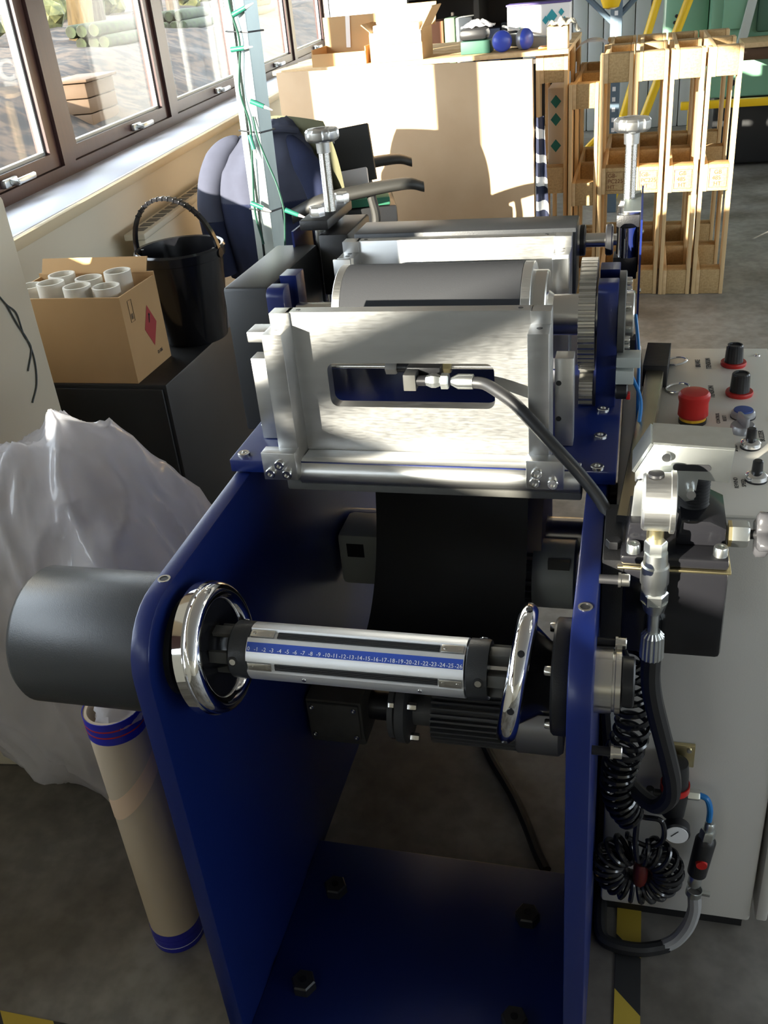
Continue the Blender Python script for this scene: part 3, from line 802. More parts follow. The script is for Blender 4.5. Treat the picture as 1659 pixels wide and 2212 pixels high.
# left adjuster bracket
bk = MB().box(-.612, -.556, 1.70, 1.87, 1.103, 1.122, bev=.003).build('yoke_bar', BLACKSEMI, MC)
for y in (1.735, 1.85):
    MB().hexh('z', (-.586 if y < 1.8 else -.57, y, 1.122), .015, 0, .018).build('hex_bolt', STEEL, bk)
for y in (1.735, 1.85):
    MB().cyl('z', (-.586, y, 0), .0135, .886, 1.103, 24).build('guide_post', STEEL, bk)
MB().box(-.578, -.52, 1.70, 1.86, .98, 1.095, bev=.004).build('slide_block', BLACKSEMI, bk)
MB().box(-.626, -.622, 1.69, 1.93, .80, 1.105).build('rear_side_cover', BLUE, MC)
# right adjuster block
rb = MB().box(-.037, .003, 1.755, 1.80, 1.078, 1.100, bev=.0015).build('adjuster_block', BLACKSEMI, MC)
MB().cyl('z', (-.017, 1.765, 0), .0165, 1.025, 1.078, 28).build('guide_sleeve', CHROME, rb)
MB().box(-.037, .003, 1.78, 1.80, .99, 1.08, bev=.0015).build('block_back', BLACKSEMI, rb)
MB().box(-.041, .001, 1.755, 1.80, .985, 1.025, bev=.0015).build('lower_block', BLACKSEMI, rb)
MB().lathe('z', (-.0165, 1.775, 0), [(1.100, .019), (1.112, .019), (1.114, .017), (1.122, .015)], 28).build('thrust_collar', STEEL, rb)
MB().cyl('z', (-.02, 1.77, 0), .012, .886, .985, 20).build('guide_post', BLACKMET, rb)
MB().box(-.024, .004, 1.68, 1.84, 1.122, 1.124).build('cover_flange', GALV, rb)
cp = MB().box(.0045, .0075, 1.60, 1.86, .885, 1.128).build('thin_side_cover', BLUE, MC)
for z in (.90, 1.0, 1.10):
    MB().lathe('x', (0, 1.64, z), [(.0075, .004), (.0095, .0035), (.0103, .001)], 10).build('button_screw', STEEL, cp)
MB().box(-.02, .0045, 1.60, 1.63, .90, .925).build('cover_bracket', BLACKMET, MC)
# ---- black web and what lies under the deck
def webf(i, j):
    pts = [(1.50, .90), (1.497, .80), (1.488, .70), (1.462, .60), (1.42, .52), (1.36, .47), (1.28, .45)]
    sp = WEBS; k = j * (len(sp) - 1); a = int(min(k, len(sp) - 2)); t = k - a
    p = sp[a].lerp(sp[a + 1], t)
    return Vector((-.452 + .283 * i, p.y, p.z + .004 * math.sin(6 * i + 4 * j)))
WEBS = spline([(0, 1.50, .8640), (0, 1.497, .80), (0, 1.488, .70), (0, 1.468, .61), (0, 1.43, .53), (0, 1.37, .475), (0, 1.29, .455), (0, 1.20, .47)], 4)
MB().grid(webf, 8, 29).build('black_web', WEB, MC, smooth=80)
reel = MB().tubering('x', (0, 1.64, .50), .128, .040, -.40, -.150, 56).build('rewind_reel', TUBEM, MC)
MB().cyl('x', (0, 1.64, .50), .038, -.558, -.054, 28).build('reel_shaft', STEEL, reel)
# rear motor with fins and pale fan cover
mt = MB().cyl('x', (0, 1.54, .475), .052, -.30, -.162, 32).build('rear_motor', MOTORGREY, MC)
for k in range(22):
    a = 2 * PI * k / 22
    m = MB(Matrix.Translation((0, 1.54, .475)) @ Matrix.Rotation(a, 4, 'X')); m.box(-.298, -.165, .050, .066, -.0015, .0015); m.build('cooling_fin', MOTORGREY, mt)
fc = MB().lathe('x', (0, 1.54, .475), [(-.165, .064), (-.164, .067), (-.088, .067), (-.085, .062), (-.085, .01)], 40).build('fan_cover', PALEGREY, mt)
MB().box(-.135, -.095, 1.488, 1.50, .508, .535).build('rating_plate', CASTGREY, mt)
MB().cyl('x', (0, 1.54, .475), .02, -.36, -.30, 20).build('motor_spindle', STEEL, mt)
gb2 = MB().box(-.555, -.455, 1.52, 1.62, .43, .55, bev=.012).build('rear_gearbox', PALEGREY, MC)
MB().box(-.535, -.50, 1.5185, 1.521, .50, .53).build('rating_plate', BLACKMET, gb2)
MB().cyl('x', (0, 1.57, .49), .022, -.455, -.36, 20).build('coupling_shaft', STEEL, gb2)
# front gearmotor
GY, GZ = 1.30, .315
gb = MB().prism([(GY - .055, GZ - .052), (GY + .055, GZ - .052), (GY + .062, GZ - .02), (GY + .062, GZ + .055), (GY - .062, GZ + .055), (GY - .062, GZ - .02)], 'x', -.555, -.447, bev=.006).build('gearbox', CASTGREY, MC)
MB().box(-.550, -.452, GY - .068, GY - .06, GZ - .03, GZ + .05, bev=.003).build('gearbox_cover', CASTGREY, gb)
for x in (-.54, -.46):
    for z in (GZ - .022, GZ + .042): socket_screw((x, GY - .068, z), 'y', -1, .005, .004, gb)
MB().cyl('x', (0, GY, GZ), .028, -.447, -.40, 24).build('coupling', BLACKMET, gb)
MB().lathe('x', (0, GY, GZ), [(-.408, .03), (-.404, .058), (-.394, .058), (-.390, .05)], 36).build('input_flange', MOTORGREY, gb)
fl = MB().lathe('x', (0, GY, GZ), [(-.389, .064), (-.372, .066), (-.368, .060), (-.362, .032)], 40).build('motor_flange', MOTORGREY, MC)
for k in range(4):
    t = PI / 4 + k * PI / 2
    y, z = GY + .052 * math.cos(t), GZ + .052 * math.sin(t)
    MB().hexh('x', (0, y, z), .008, -.366, -.350).build('hex_bolt', STEEL, fl)
    MB().hexh('x', (0, y, z), .008, -.402, -.391).build('hex_nut', STEEL, fl)
MB().cyl('x', (0, GY, GZ), .03, -.365, -.325, 24).build('motor_nose', BRASS if False else MOTORGREY, fl)
mo = MB().cyl('x', (0, GY, GZ), .046, -.326, -.17, 36).build('drive_motor', MOTORGREY, MC)
for k in range(32):
    a = 2 * PI * k / 32
    m = MB(Matrix.Translation((0, GY, GZ)) @ Matrix.Rotation(a, 4, 'X')); m.box(-.324, -.166, .044, .058, -.0016, .0016); m.build('cooling_fin', MOTORGREY, mo)
MB().lathe('x', (0, GY, GZ), [(-.170, .057), (-.168, .060), (-.096, .060), (-.088, .054), (-.088, .01)], 40).build('fan_cowl', GREYP, mo)
# ================================================================== HYDRAULIC HAND PUMP on the right plate
PU = thing('hydraulic_hand_pump', 'black hydraulic hand pump with steel lever head and gauge beside the right plate', 'pump', (.05, 1.06, .72))
MB().box(.0, .124, 1.0, 1.128, .722, .852, bev=.006).build('oil_tank', BLACKGLOSS, PU)
MB().prism([(1.0, .735), (1.128, .735), (1.128, .868), (1.0, .862)], 'x', -.0245, .002, bev=.002).build('mounting_bracket', BLACKSEMI, PU)
MB().hexh('z', (-.012, 1.03, .864), .010, 0, .010).build('bracket_bolt', BLACKMET, PU)
MB().box(-.006, .126, .996, 1.132, .852, .8555, bev=.001).build('gasket_plate', BRASS, PU)
MB().box(-.003, .123, .999, 1.130, .8555, .870, bev=.004).build('pump_head', BLACKGLOSS, PU)
MB().prism([(.062, .870), (.120, .870), (.120, .895), (.100, .905), (.066, .905)], 'y', 1.03, 1.12, bev=.004).build('valve_body', BLACKGLOSS, PU)
MB().prism([(.002, .870), (.04, .870), (.036, .905), (.006, .905)], 'y', 1.02, 1.09, bev=.004).build('pivot_lug', BLACKGLOSS, PU)
for x, y in ((.012, 1.010), (.113, 1.012)):
    socket_screw((x, y, .870), 'z', 1, .0085, .012, PU, 'cap_screw', ZINC)
prof = []
for i in range(9):
    z = .905 + i * .0045; prof += [(z, .0185), (z + .00225, .0152)]
MB().lathe('z', (.082, 1.075, 0), [(.870, .021), (.903, .021)] + prof + [(.9465, .013)], 32).build('bellows', RUBBER, PU)
MB().cyl('z', (.082, 1.075, 0), .009, .945, .965, 20).build('piston_rod', CHROME, PU)
# lever head: folded steel channel
poly = [(.010, .948), (.010, .960), (.030, .998), (.121, .993), (.118, .950), (.083, .953), (.080, .925), (.070, .922), (.062, .930), (.052, .942), (.030, .940)]
lv = MB().prism(poly, 'y', 1.046, 1.049, bev=.0006).build('lever_head', ZINC, PU)
MB().prism(poly, 'y', 1.098, 1.101, bev=.0006).build('lever_cheek', ZINC, lv)
MB().prism([(.029, .998), (.121, .993), (.121, .996), (.029, 1.001)], 'y', 1.046, 1.101).build('lever_top', ZINC, lv)
MB().prism([(.009, .960), (.029, .998), (.026, 1.0), (.006, .962)], 'y', 1.046, 1.101).build('lever_bend', ZINC, lv)
pr = rrect(.053, .096, .965, .9735, .004, 4)
MB().prism(pr, 'y', 1.0445, 1.0462).build('lever_slot', BLACKMET, lv)
for x, z, r in ((.018, .950, .0065), (.045, .985, .0055), (.076, .936, .0055)):
    MB().lathe('y', (x, 0, z), [(1.038, .001), (1.038, r), (1.103, r), (1.108, r * .8)], 18).build('pivot_pin', CHROME, lv)
lk = MB().prism([(.006, .884), (.010, .876), (.020, .876), (.024, .884), (.028, .945), (.024, .953), (.014, .953), (.010, .945)], 'y', 1.036, 1.040, bev=.0006).build('link_arm', ZINC, PU)
MB().lathe('y', (.016, 0, .885), [(1.029, .001), (1.029, .006), (1.036, .0065)], 18).build('link_pin', CHROME, lk)
# pressure gauge seen from its edge
ga = MB().lathe('x', (0, 1.0, .947), [(.019, .001), (.019, .032), (.022, .0345), (.050, .0345), (.051, .037), (.056, .037), (.057, .034), (.057, .001)], 48).build('pressure_gauge', ALUX, PU)
MB().lathe('z', (.033, 1.0, .9815), [(0, .0095), (.003, .009), (.004, .006)], 20).build('blow_out_plug', BLACKMET, ga)
MB().cyl('z', (.036, .995, 0), .010, .893, .915, 20).build('gauge_stem', BRASS, ga)
# fitting stack running down to the hose
ft = MB().hexh('z', (.037, .985, 0), .0135, .888, .903).build('hex_adaptor', ZINC, PU)
MB().lathe('z', (.038, .983, 0), [(.888, .0135), (.872, .0145), (.870, .0165), (.846, .0170), (.842, .0150), (.832, .0150)], 26).build('check_valve', ZINC, PU)
MB().hexh('z', (.039, .981, 0), .0165, .818, .834).build('swivel_nut', ZINC, PU)
MB().lathe('z', (.0395, .981, 0), [(.820, .016), (.806, .0125), (.800, .0075), (.772, .0070)], 22).build('hose_tail', ZINC, PU)
m = MB(); rings = []
for z, k in ((.774, .62), (.768, .95), (.735, 1.0), (.733, .9)):
    rings.append([Vector((.0402 + .0150 * k * (1 - .08 * (i % 4 < 2)) * math.cos(2 * PI * i / 64), .980 + .0150 * k * (1 - .08 * (i % 4 < 2)) * math.sin(2 * PI * i / 64), z)) for i in range(64)])
m.loops(rings); m.build('crimp_ferrule', ZINC, PU, smooth=20)
# release valve
rv = MB().lathe('x', (0, 1.04, .884), [(.122, .016), (.127, .016), (.127, .0165)], 6).build('release_valve', BRASS, PU)
MB().hexh('x', (0, 1.04, .884), .0165, .126, .146).build('valve_nut', ZINC, rv)
MB().cyl('x', (0, 1.04, .884), .006, .146, .156, 16).build('valve_stem', BLACKMET, rv)
m = MB(); rings = []
for x, k in ((.153, .85), (.156, 1), (.166, 1), (.170, .82)):
    rings.append([Vector((x, 1.04 + .024 * k * (1 + .30 * math.cos(4 * 2 * PI * i / 48)) * math.cos(2 * PI * i / 48), .884 + .024 * k * (1 + .30 * math.cos(4 * 2 * PI * i / 48)) * math.sin(2 * PI * i / 48))) for i in range(48)])
m.loops(rings); m.build('four_lobe_knob', mat('smoked_plastic', (0.05, 0.05, 0.055), .2), rv, smooth=50)
# loose lever handle lying across the console
HD = thing('pump_lever_handle', 'loose plated square-tube lever with black ribbed grip lying on the console', 'lever', (.02, 1.4, .846))
a0 = Vector((.004, 1.085, .862)); a1 = Vector((.0475, 1.70, .862))
ang = math.atan2(-(a1.x - a0.x), a1.y - a0.y); L = (a1 - a0).length
HX = Matrix.Translation(a0) @ Matrix.Rotation(ang, 4, 'Z')
MB(HX).box(-.0145, .0145, 0, L - .02, -.0145, .0145, bev=.003).build('square_tube', mat('scuffed_zinc', (0.66, 0.58, 0.40), .26, 1.0, noise_amt=.6, noise_scale=14, col2=(0.36, 0.32, 0.22), stretch=(1, .3, 1)), HD)
MB(HX).box(-.0142, .0142, -.0008, .0, -.0142, .0142).build('tube_end_cap', BLACKMET, HD)
gp = MB(HX)
for k in range(30): gp.box(-.0205, .0205, L - .115 + k * .0038, L - .115 + k * .0038 + .0030, -.0165, .0225, bev=.0008)
gp.box(-.0195, .0195, L - .116, L, -.0160, .0215, bev=.002)
gp.build('ribbed_grip', RUBBER, HD)

# ================================================================== HOSES
def hose(name, pts, r, material, label, cat='hose', n=10, seg=12):
    return tag(MB().tube(spline(pts, seg), r, n).build(name, material), label, cat)
# fittings in the slot of the front plate belong to the hose that leaves it
HS = thing('hydraulic_hose', 'black hydraulic hose with bright fittings coming out of the plate slot', 'hose', (-.2, 1.2, .99))
MB().tube(spline([(-.2125, 1.212, 1.006), (-.195, 1.206, 1.006), (-.175, 1.192, 1.001), (-.150, 1.176, .990), (-.122, 1.162, .966), (-.090, 1.152, .934), (-.058, 1.142, .901), (-.030, 1.126, .870), (-.014, 1.110, .843), (-.008, 1.105, .815)], 10), .0085, 12).build('hose', RUBBER, HS)
MB().lathe('x', (0, 1.213, 1.0065), [(-.243, .0055), (-.233, .0108), (-.212, .0108), (-.211, .009)], 20).build('crimp_ferrule', ZINC, HS)
MB().hexh('x', (0, 1.214, 1.0065), .0115, -.257, -.246).build('swivel_nut', ZINC, HS)
MB().lathe('x', (0, 1.215, 1.0065), [(-.279, .007), (-.271, .0102), (-.265, .0102), (-.257, .007)], 6).build('adaptor_nut', ZINC, HS)
MB().lathe('x', (0, 1.217, 1.0055), [(-.293, .0075), (-.279, .0075)], 16).build('threaded_nipple', BLACKMET, HS)
MB().box(-.311, -.293, 1.208, 1.232, .993, 1.017, bev=.001).build('elbow_block', CASTGREY, HS)
MB().box(-.311, -.262, 1.232, 1.268, 1.000, 1.019, bev=.002).build('tee_body', BLACKMET, HS)
MB().hexh('x', (0, 1.262, 1.008), .0108, -.348, -.331).build('compression_nut', ALU, HS)
MB().cyl('x', (0, 1.262, 1.008), .0078, -.331, -.310, 14).build('union', BLACKMET, HS)
MB().hexh('x', (0, 1.262, 1.010), .0108, -.268, -.251).build('compression_nut', BRASS, HS)
MB().cyl('x', (0, 1.262, 1.009), .0042, -.500, -.348, 14).build('pressure_pipe', STEEL, HS)
MB().cyl('x', (0, 1.262, 1.009), .0042, -.251, -.108, 14).build('pressure_pipe', STEEL, HS)
hose('pump_hose', [(.0402, .980, .736), (.041, .979, .70), (.046, .979, .665), (.058, .985, .61), (.070, .995, .555), (.080, 1.005, .50), (.080, 1.015, .455), (.062, 1.03, .42), (.03, 1.06, .42), (-.0, 1.10, .44), (-.012, 1.14, .50)], .0125, RUBBER, 'thick black hose hanging straight down from the pump ferrule')
# coiled air hose: a sagging helix, then a rosette on a hook
def helix(path, rad, turns, n):
    sp = spline(path, 14); pts = []; N = n
    prev = None
    for i in range(N):
        t = i / (N - 1) * (len(sp) - 1); k = min(int(t), len(sp) - 2); f_ = t - k
        p = sp[k].lerp(sp[k + 1], f_); d = (sp[k + 1] - sp[k]).normalized()
        u = (Vector((0, 1, 0)) - d * d.y).normalized() if abs(d.y) < .95 else Vector((1, 0, 0))
        w = d.cross(u); r = rad(i / (N - 1)) if callable(rad) else rad
        a = 2 * PI * turns * i / (N - 1)
        pts.append(p + u * (r * math.cos(a)) + w * (r * math.sin(a)))
    return pts
CH = thing('coiled_air_hose', 'glossy black coiled air hose hanging beside the right plate', 'hose', (.03, 1.08, .2))
h1 = helix([(.012, 1.07, .655), (.022, 1.065, .60), (.024, 1.06, .54), (.012, 1.06, .48), (.006, 1.06, .43), (.014, 1.06, .385), (.032, 1.06, .355)], lambda t: .024 - .004 * abs(2 * t - .9), 19, 560)
MB().tube(h1, .0042, 7).build('upper_coil', BLACKGLOSS, CH)
rc = Vector((.045, 1.085, .215)); ros = []
for i in range(900):
    t = i / 899; th = math.radians(105) + 2 * PI * .93 * t; ph = 2 * PI * 21 * t
    R = .046 + .024 * math.cos(ph)
    ros.append(rc + Vector((R * math.cos(th), .022 * math.sin(ph), R * math.sin(th))))
MB().tube(ros, .0042, 7).build('lower_rosette', BLACKGLOSS, CH)
MB().tube(spline([h1[-1], h1[-1] + Vector((.015, 0, -.015)), (.075, 1.075, .34), (.080, 1.075, .30), (.06, 1.08, .275), tuple(ros[0])], 10), .0042, 8).build('link_loop', BLACKGLOSS, CH)
MB().tube(spline([(.04, 1.07, .35), (.038, 1.06, .31), (.042, 1.058, .272), (.046, 1.06, .262), (.052, 1.06, .275)], 8), .0046, 8).build('hook_wire', BLACKGLOSS, CH)
MB().lathe('z', (.050, 1.08, 0), [(.185, .009), (.19, .012), (.225, .012), (.235, .009)], 16).build('hose_coupler', mat('dark_red_plastic', (0.10, 0.012, 0.01), .4), CH)
MB().tube(spline([(.012, 1.07, .655), (.0, 1.09, .68), (-.012, 1.13, .70), (-.015, 1.18, .70)], 6), .0042, 8).build('lead_end', BLACKGLOSS, CH)
# hose on the floor
hose('clear_hose', [(.141, 1.125, .125), (.143, 1.12, .09), (.135, 1.112, .055), (.118, 1.103, .028), (.098, 1.095, .016)], .0115, CLEARHOSE, 'translucent grey hose curving from the quick coupler to the floor')
hose('floor_hose', [(.104, 1.097, .0165), (.085, 1.090, .014), (.055, 1.082, .0135), (.015, 1.084, .0135), (-.008, 1.10, .0135), (-.012, 1.16, .0135), (-.012, 1.28, .0135)], .0118, RUBBER, 'black hose lying in a curve on the floor at the end of the grey hose')
hose('floor_cable', [(-.115, 1.222, .012), (-.135, 1.26, .012), (-.165, 1.33, .012), (-.200, 1.40, .012), (-.265, 1.51, .012), (-.305, 1.60, .03), (-.30, 1.62, .12), (-.26, 1.58, .28), (-.23, 1.55, .408)], .0105, RUBBER, 'black cable lying on the floor behind the blue base plate')
# blue air lines beside the right plate
hose('blue_air_line', [(.0, 1.42, .935), (.016, 1.40, .90), (.014, 1.36, .86), (.012, 1.30, .78), (.0, 1.29, .745), (-.012, 1.28, .72)], .003, AIRBLUE, 'blue air line bowing out beside the console edge', 'air line')
hose('blue_air_line', [(.003, 1.60, .97), (.010, 1.55, .93), (.012, 1.48, .90), (.014, 1.38, .82), (.016, 1.30, .70), (.010, 1.25, .60), (-.0, 1.22, .50)], .003, AIRBLUE, 'straight blue air line running down beside the bearing cover', 'air line')

# ================================================================== CONTROL CONSOLE
CN = thing('control_console', 'cream steel control console with buttons and knobs on the right', 'console', (.11, 1.46, 0))
PZ = .844
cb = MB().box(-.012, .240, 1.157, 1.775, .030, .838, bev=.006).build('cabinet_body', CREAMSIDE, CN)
MB().box(-.012, .0165, 1.157, 1.790, .8385, .846, bev=.003).build('panel_lip', CREAM, CN)
TP = MB().box(.018, .243, 1.155, 1.777, .8385, PZ, bev=.0015).build('control_panel', CREAM, CN)
MB().box(-.0, .23, 1.17, 1.76, .0, .030).build('plinth', BLACKSEMI, CN)
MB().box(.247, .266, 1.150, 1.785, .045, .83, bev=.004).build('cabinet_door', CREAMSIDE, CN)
def lz(p, prof, name, material, parent, n=32): return MB().lathe('z', (p[0], p[1], PZ), prof, n).build(name, material, parent)
# emergency stop
es = lz((.098, 1.447), [(0, .0215), (.006, .0215), (.006, .019)], 'emergency_stop', BLACKMET, CN)
lz((.098, 1.447), [(.006, .0205), (.011, .0205)], 'yellow_collar', YELP, es)
lz((.098, 1.447), [(.011, .0215), (.014, .0235), (.035, .0225), (.042, .0245), (.048, .0245), (.052, .021), (.0535, .008), (.0535, .001)], 'mushroom_head', REDP, es, 40)
# large black knobs on red dials
for y in (1.694, 1.560):
    kb = lz((.177, y), [(0, .0215), (.004, .0225), (.007, .0215), (.007, .01)], 'dial_ring', REDP, CN)
    m = MB(); rings = []
    for z, r in ((.007, .0165), (.010, .0160), (.036, .0145), (.0385, .0130), (.0385, .0105), (.036, .010)):
        rings.append([Vector((.177 + r * (1 - .03 * (i % 2)) * math.cos(2 * PI * i / 40), y + r * (1 - .03 * (i % 2)) * math.sin(2 * PI * i / 40), PZ + z)) for i in range(40)])
    m.loops(rings); m.build('knob', PLASTB, kb, smooth=25)
# push buttons
for x, y, mt_, nm in ((.176, 1.470, BLUEB, 'blue_push_button'), (.072, 1.371, GREENB, 'green_push_button'), (.124, 1.363, REDB, 'red_push_button')):
    pb = lz((x, y), [(0, .0185), (.003, .0190), (.009, .0180), (.011, .0160), (.011, .001)], nm, GREYP, CN)
    lz((x, y), [(.0105, .0148), (.0130, .0145), (.0135, .012), (.0135, .001)], 'button_cap', mt_, pb)
    lz((x, y), [(-.0005, .0195), (.0018, .0195)], 'seal_ring', BLACKMET, pb)
# selector switch
sw = lz((.171, 1.416), [(0, .0190), (.010, .0180), (.012, .0165), (.012, .001)], 'selector_switch', GREYP, CN)
MB().obox((.171, 1.416, PZ + .019), .006, .032, .016, (0, 0, .35), bev=.0015).build('selector_lever', GREYP, sw)
# small knurled potentiometers
for x, y in ((.178, 1.360), (.177, 1.255)):
    pt = lz((x, y), [(0, .0150), (.003, .0150), (.003, .0140)], 'potentiometer', BLACKMET, CN)
    lz((x, y), [(.003, .0150), (.009, .0145), (.011, .0125), (.0125, .0085)], 'counting_dial', CHROME, pt)
    lz((x, y), [(.0125, .0075), (.013, .0078), (.030, .0070), (.0315, .0055), (.0315, .001)], 'spindle_knob', PLASTB, pt, 20)
for x, y in ((.222, 1.74), (.222, 1.46), (.222, 1.18)):
    sc_ = lz((x, y), [(0, .0052), (.002, .0045), (.0026, .002), (.0012, .0018), (.0012, .001)], 'panel_screw', STEEL, CN, 14)
for k, y in enumerate((1.700, 1.575)):
    pts = [Vector((.078 + .019 * math.cos(2 * PI * i / 32), y + .019 * math.sin(2 * PI * i / 32), PZ + .004 + .003 * math.cos(2 * PI * i / 32))) for i in range(32)]
    tag(MB().tube(pts, .0022, 8, closed=True).build('split_ring', CHROME), 'bright steel split ring beside the ribbed lever grip' if k == 0 else 'bright steel split ring behind the emergency stop', 'key ring')
TR = (Vector((0, 1, 0)), Vector((-1, 0, 0)), Vector((0, 0, 1)))      # read from the +x side
for s_, x, y, sz in (('BRAKE', .117, 1.700, .0125), ('TENSION', .135, 1.700, .0125), ('TENSION', .134, 1.570, .0125), ('CONTROL', .138, 1.462, .0082), ('RESET', .148, 1.462, .0082),
                     ('MAIN', .042, 1.368, .0082), ('DRIVE', .051, 1.368, .0082), ('MAIN DRIVE', .147, 1.352, .0082), ('SPEED', .157, 1.355, .0082), ('REWIND', .150, 1.245, .0082), ('SPEED', .160, 1.245, .0082), ('BUZZER', .198, 1.40, .0105)):
    text('lettering', s_, sz, (x, y, PZ + .0003), TR, INK, CN)

# ================================================================== AIR REGULATOR on the console front
RG = thing('air_regulator', 'black air regulator with red ring and dial on the console front', 'regulator', (.098, 1.12, .28))
MB().box(.075, .122, 1.150, 1.1565, .385, .43, bev=.001).build('mounting_bracket', BRASS, RG)
MB().cyl('y', (.113, 0, .422), .004, 1.146, 1.150, 12).build('bracket_screw', STEEL, RG)
MB().lathe('z', (.095, 1.128, 0), [(.298, .012), (.305, .018), (.335, .0205), (.360, .0215), (.362, .020), (.366, .020), (.395, .019), (.415, .017), (.417, .010)], 28).build('regulator_body', BLACKSEMI, RG)
MB().tubering('z', (.095, 1.128, 0), .0225, .0205, .358, .370, 28).build('lock_ring', REDP, RG)
gg = MB().lathe('y', (.101, 0, .292), [(1.095, .001), (1.095, .0185), (1.097, .021), (1.112, .021), (1.112, .008)], 32).build('pressure_dial', BLACKMET, RG)
MB().lathe('y', (.101, 0, .292), [(1.0935, .0178), (1.0945, .018)], 32).build('dial_face', WHITEP, gg)
MB().obox((.098, 1.0930, .295), .0012, .0008, .016, (0, .7, 0)).build('needle', INK, gg)
MB().cyl('x', (0, 1.128, .345), .006, .055, .077, 14).build('elbow_barb', BLACKMET, RG)
MB().lathe('z', (.058, 1.128, 0), [(.318, .007), (.322, .0085), (.345, .0085), (.353, .006)], 16).build('push_elbow', PLASTB, RG)
MB().hexh('x', (0, 1.128, .350), .0095, .115, .133).build('hex_fitting', ZINC, RG)
MB().tube(spline([(.132, 1.128, .350), (.144, 1.126, .345), (.150, 1.124, .325), (.1505, 1.124, .300)], 6), .0048, 10).build('blue_tube', AIRBLUE, RG)
QC = thing('quick_coupler', 'black quick-release air coupler with a red button', 'coupler', (.142, 1.125, .12))
cx = MB(Matrix.Translation((.146, 1.124, .225)) @ Matrix.Rotation(.10, 4, 'Y'))
cx.lathe('z', (0, 0, 0), [(-.052, .012), (-.048, .0155), (.030, .0165), (.036, .013), (.038, .011)], 24); cx.build('coupler_body', BLACKSEMI, QC)
c2 = MB(Matrix.Translation((.146, 1.124, .225)) @ Matrix.Rotation(.10, 4, 'Y')); c2.hexh('z', (0, 0, 0), .0125, .036, .056); c2.lathe('z', (0, 0, 0), [(.056, .008), (.068, .0085), (.072, .006)], 16); c2.build('inlet_nut', ZINC, QC)
c3 = MB(Matrix.Translation((.146, 1.124, .225)) @ Matrix.Rotation(.10, 4, 'Y')); c3.lathe('y', (0, 0, -.010), [(-.0185, .0085), (-.012, .0095)], 24); c3.build('release_button', REDP, QC)
c4 = MB(Matrix.Translation((.146, 1.124, .225)) @ Matrix.Rotation(.10, 4, 'Y')); c4.lathe('z', (0, 0, 0), [(-.080, .0085), (-.075, .011), (-.058, .011), (-.052, .009)], 16); c4.build('plug', ZINC, QC)
c5 = MB(Matrix.Translation((.140, 1.124, .130)) @ Matrix.Rotation(.12, 4, 'Y')); c5.tubering('z', (0, 0, 0), .0135, .012, -.006, .006, 24); c5.box(.012, .026, -.004, .004, -.003, .004, bev=.001); c5.build('hose_clip', ZINC, QC)
# ================================================================== LEFT SIDE OBJECTS
# clear bag
BG = thing('plastic_bag', 'big crumpled clear polythene bag of rubbish on the floor by the pier', 'bag', (-1.085, 1.40, 0))
m = MB(); q = bmesh.ops.create_icosphere(m.bm, subdivisions=6, radius=1.0)
for v in q['verts']:
    d = v.co.normalized()
    e = 2.6                                            # superellipsoid: a full, slightly boxy sack
    k = (abs(d.x) ** e + abs(d.y) ** e + abs(d.z) ** e) ** (-1 / e)
    p = d * k
    rid = lambda f, o: 1 - 2 * abs(noise.noise(Vector((d.x * f, d.y * f, d.z * f * .6)) + Vector(o) + .35 * noise.noise_vector(d * f * .6)))
    cr = lambda f, o: max(0.0, rid(f, o)) ** 4
    bump = .13 * noise.noise(d * 1.4 + Vector((4, 1, 2))) + .05 * noise.noise(d * 2.8) + .055 * cr(1.5, (9, 4, 2)) + .040 * cr(2.6, (3, 8, 6)) + .016 * cr(5.0, (1, 1, 5))
    p = p * (1 + bump)
    zz = .40 + .405 * p.z
    taper = 1.0 if zz < .45 else 1.0 - .35 * ((zz - .45) / .4) ** 1.5
    v.co = Vector((-1.075 + .265 * p.x * taper, 1.42 + .255 * p.y * taper, max(.004, zz)))
m.build('film', FILM, BG, smooth=179)
for k in range(7):
    a = random.uniform(0, 6.28); rr = random.uniform(.03, .13); z = .06 + k * .085
    c = Vector((-1.10 + rr * math.cos(a), 1.42 + rr * math.sin(a), z))
    m = MB(); q = bmesh.ops.create_icosphere(m.bm, subdivisions=3, radius=.115)
    for v in q['verts']: v.co = c + v.co * (1 + .5 * noise.noise(v.co * 14 + Vector((k, 0, 0)))) * .95
    m.build('crumpled_wrap', mat('crumpled_wrap', (0.85, 0.83, 0.82), .5, noise_amt=.4, noise_scale=14), BG, smooth=20)
# standing cardboard tube
TB = thing('cardboard_tube', 'tall cardboard tube standing on the floor with blue tape on both ends', 'tube', (-.768, .985, 0))
MB().tubering('z', (-.768, .985, 0), .0465, .040, .0, .548, 40).build('tube', TUBEM, TB)
MB().tubering('z', (-.768, .985, 0), .0475, .0462, .001, .046, 40).build('blue_tape_band', BLUETAPE, TB)
MB().tubering('z', (-.768, .985, 0), .0475, .0462, .508, .5495, 40).build('blue_tape_band', BLUETAPE, TB)
for z in (.012, .02, .03): MB().tubering('z', (-.768, .985, 0), .0478, .0474, z, z + .0015, 40).build('tape_edge', WHITEINK if z < .02 else BLUETAPE, TB)
for z in (.522, .534): MB().tubering('z', (-.768, .985, 0), .0478, .0474, z, z + .0025, 40).build('red_tape_stripe', REDP, TB)
m = MB(); ring0 = []; ring1 = []
for i in range(40):
    a = 2 * PI * i / 40; zz = .375 + .045 * math.cos(a - .6); ring0.append(Vector((-.768 + .0472 * math.cos(a), .985 + .0472 * math.sin(a), zz))); ring1.append(ring0[-1] + Vector((0, 0, .045)))
m.loops([ring0, ring1], True, False, False); m.build('masking_tape_wrap', MASKT, TB)
m = MB()
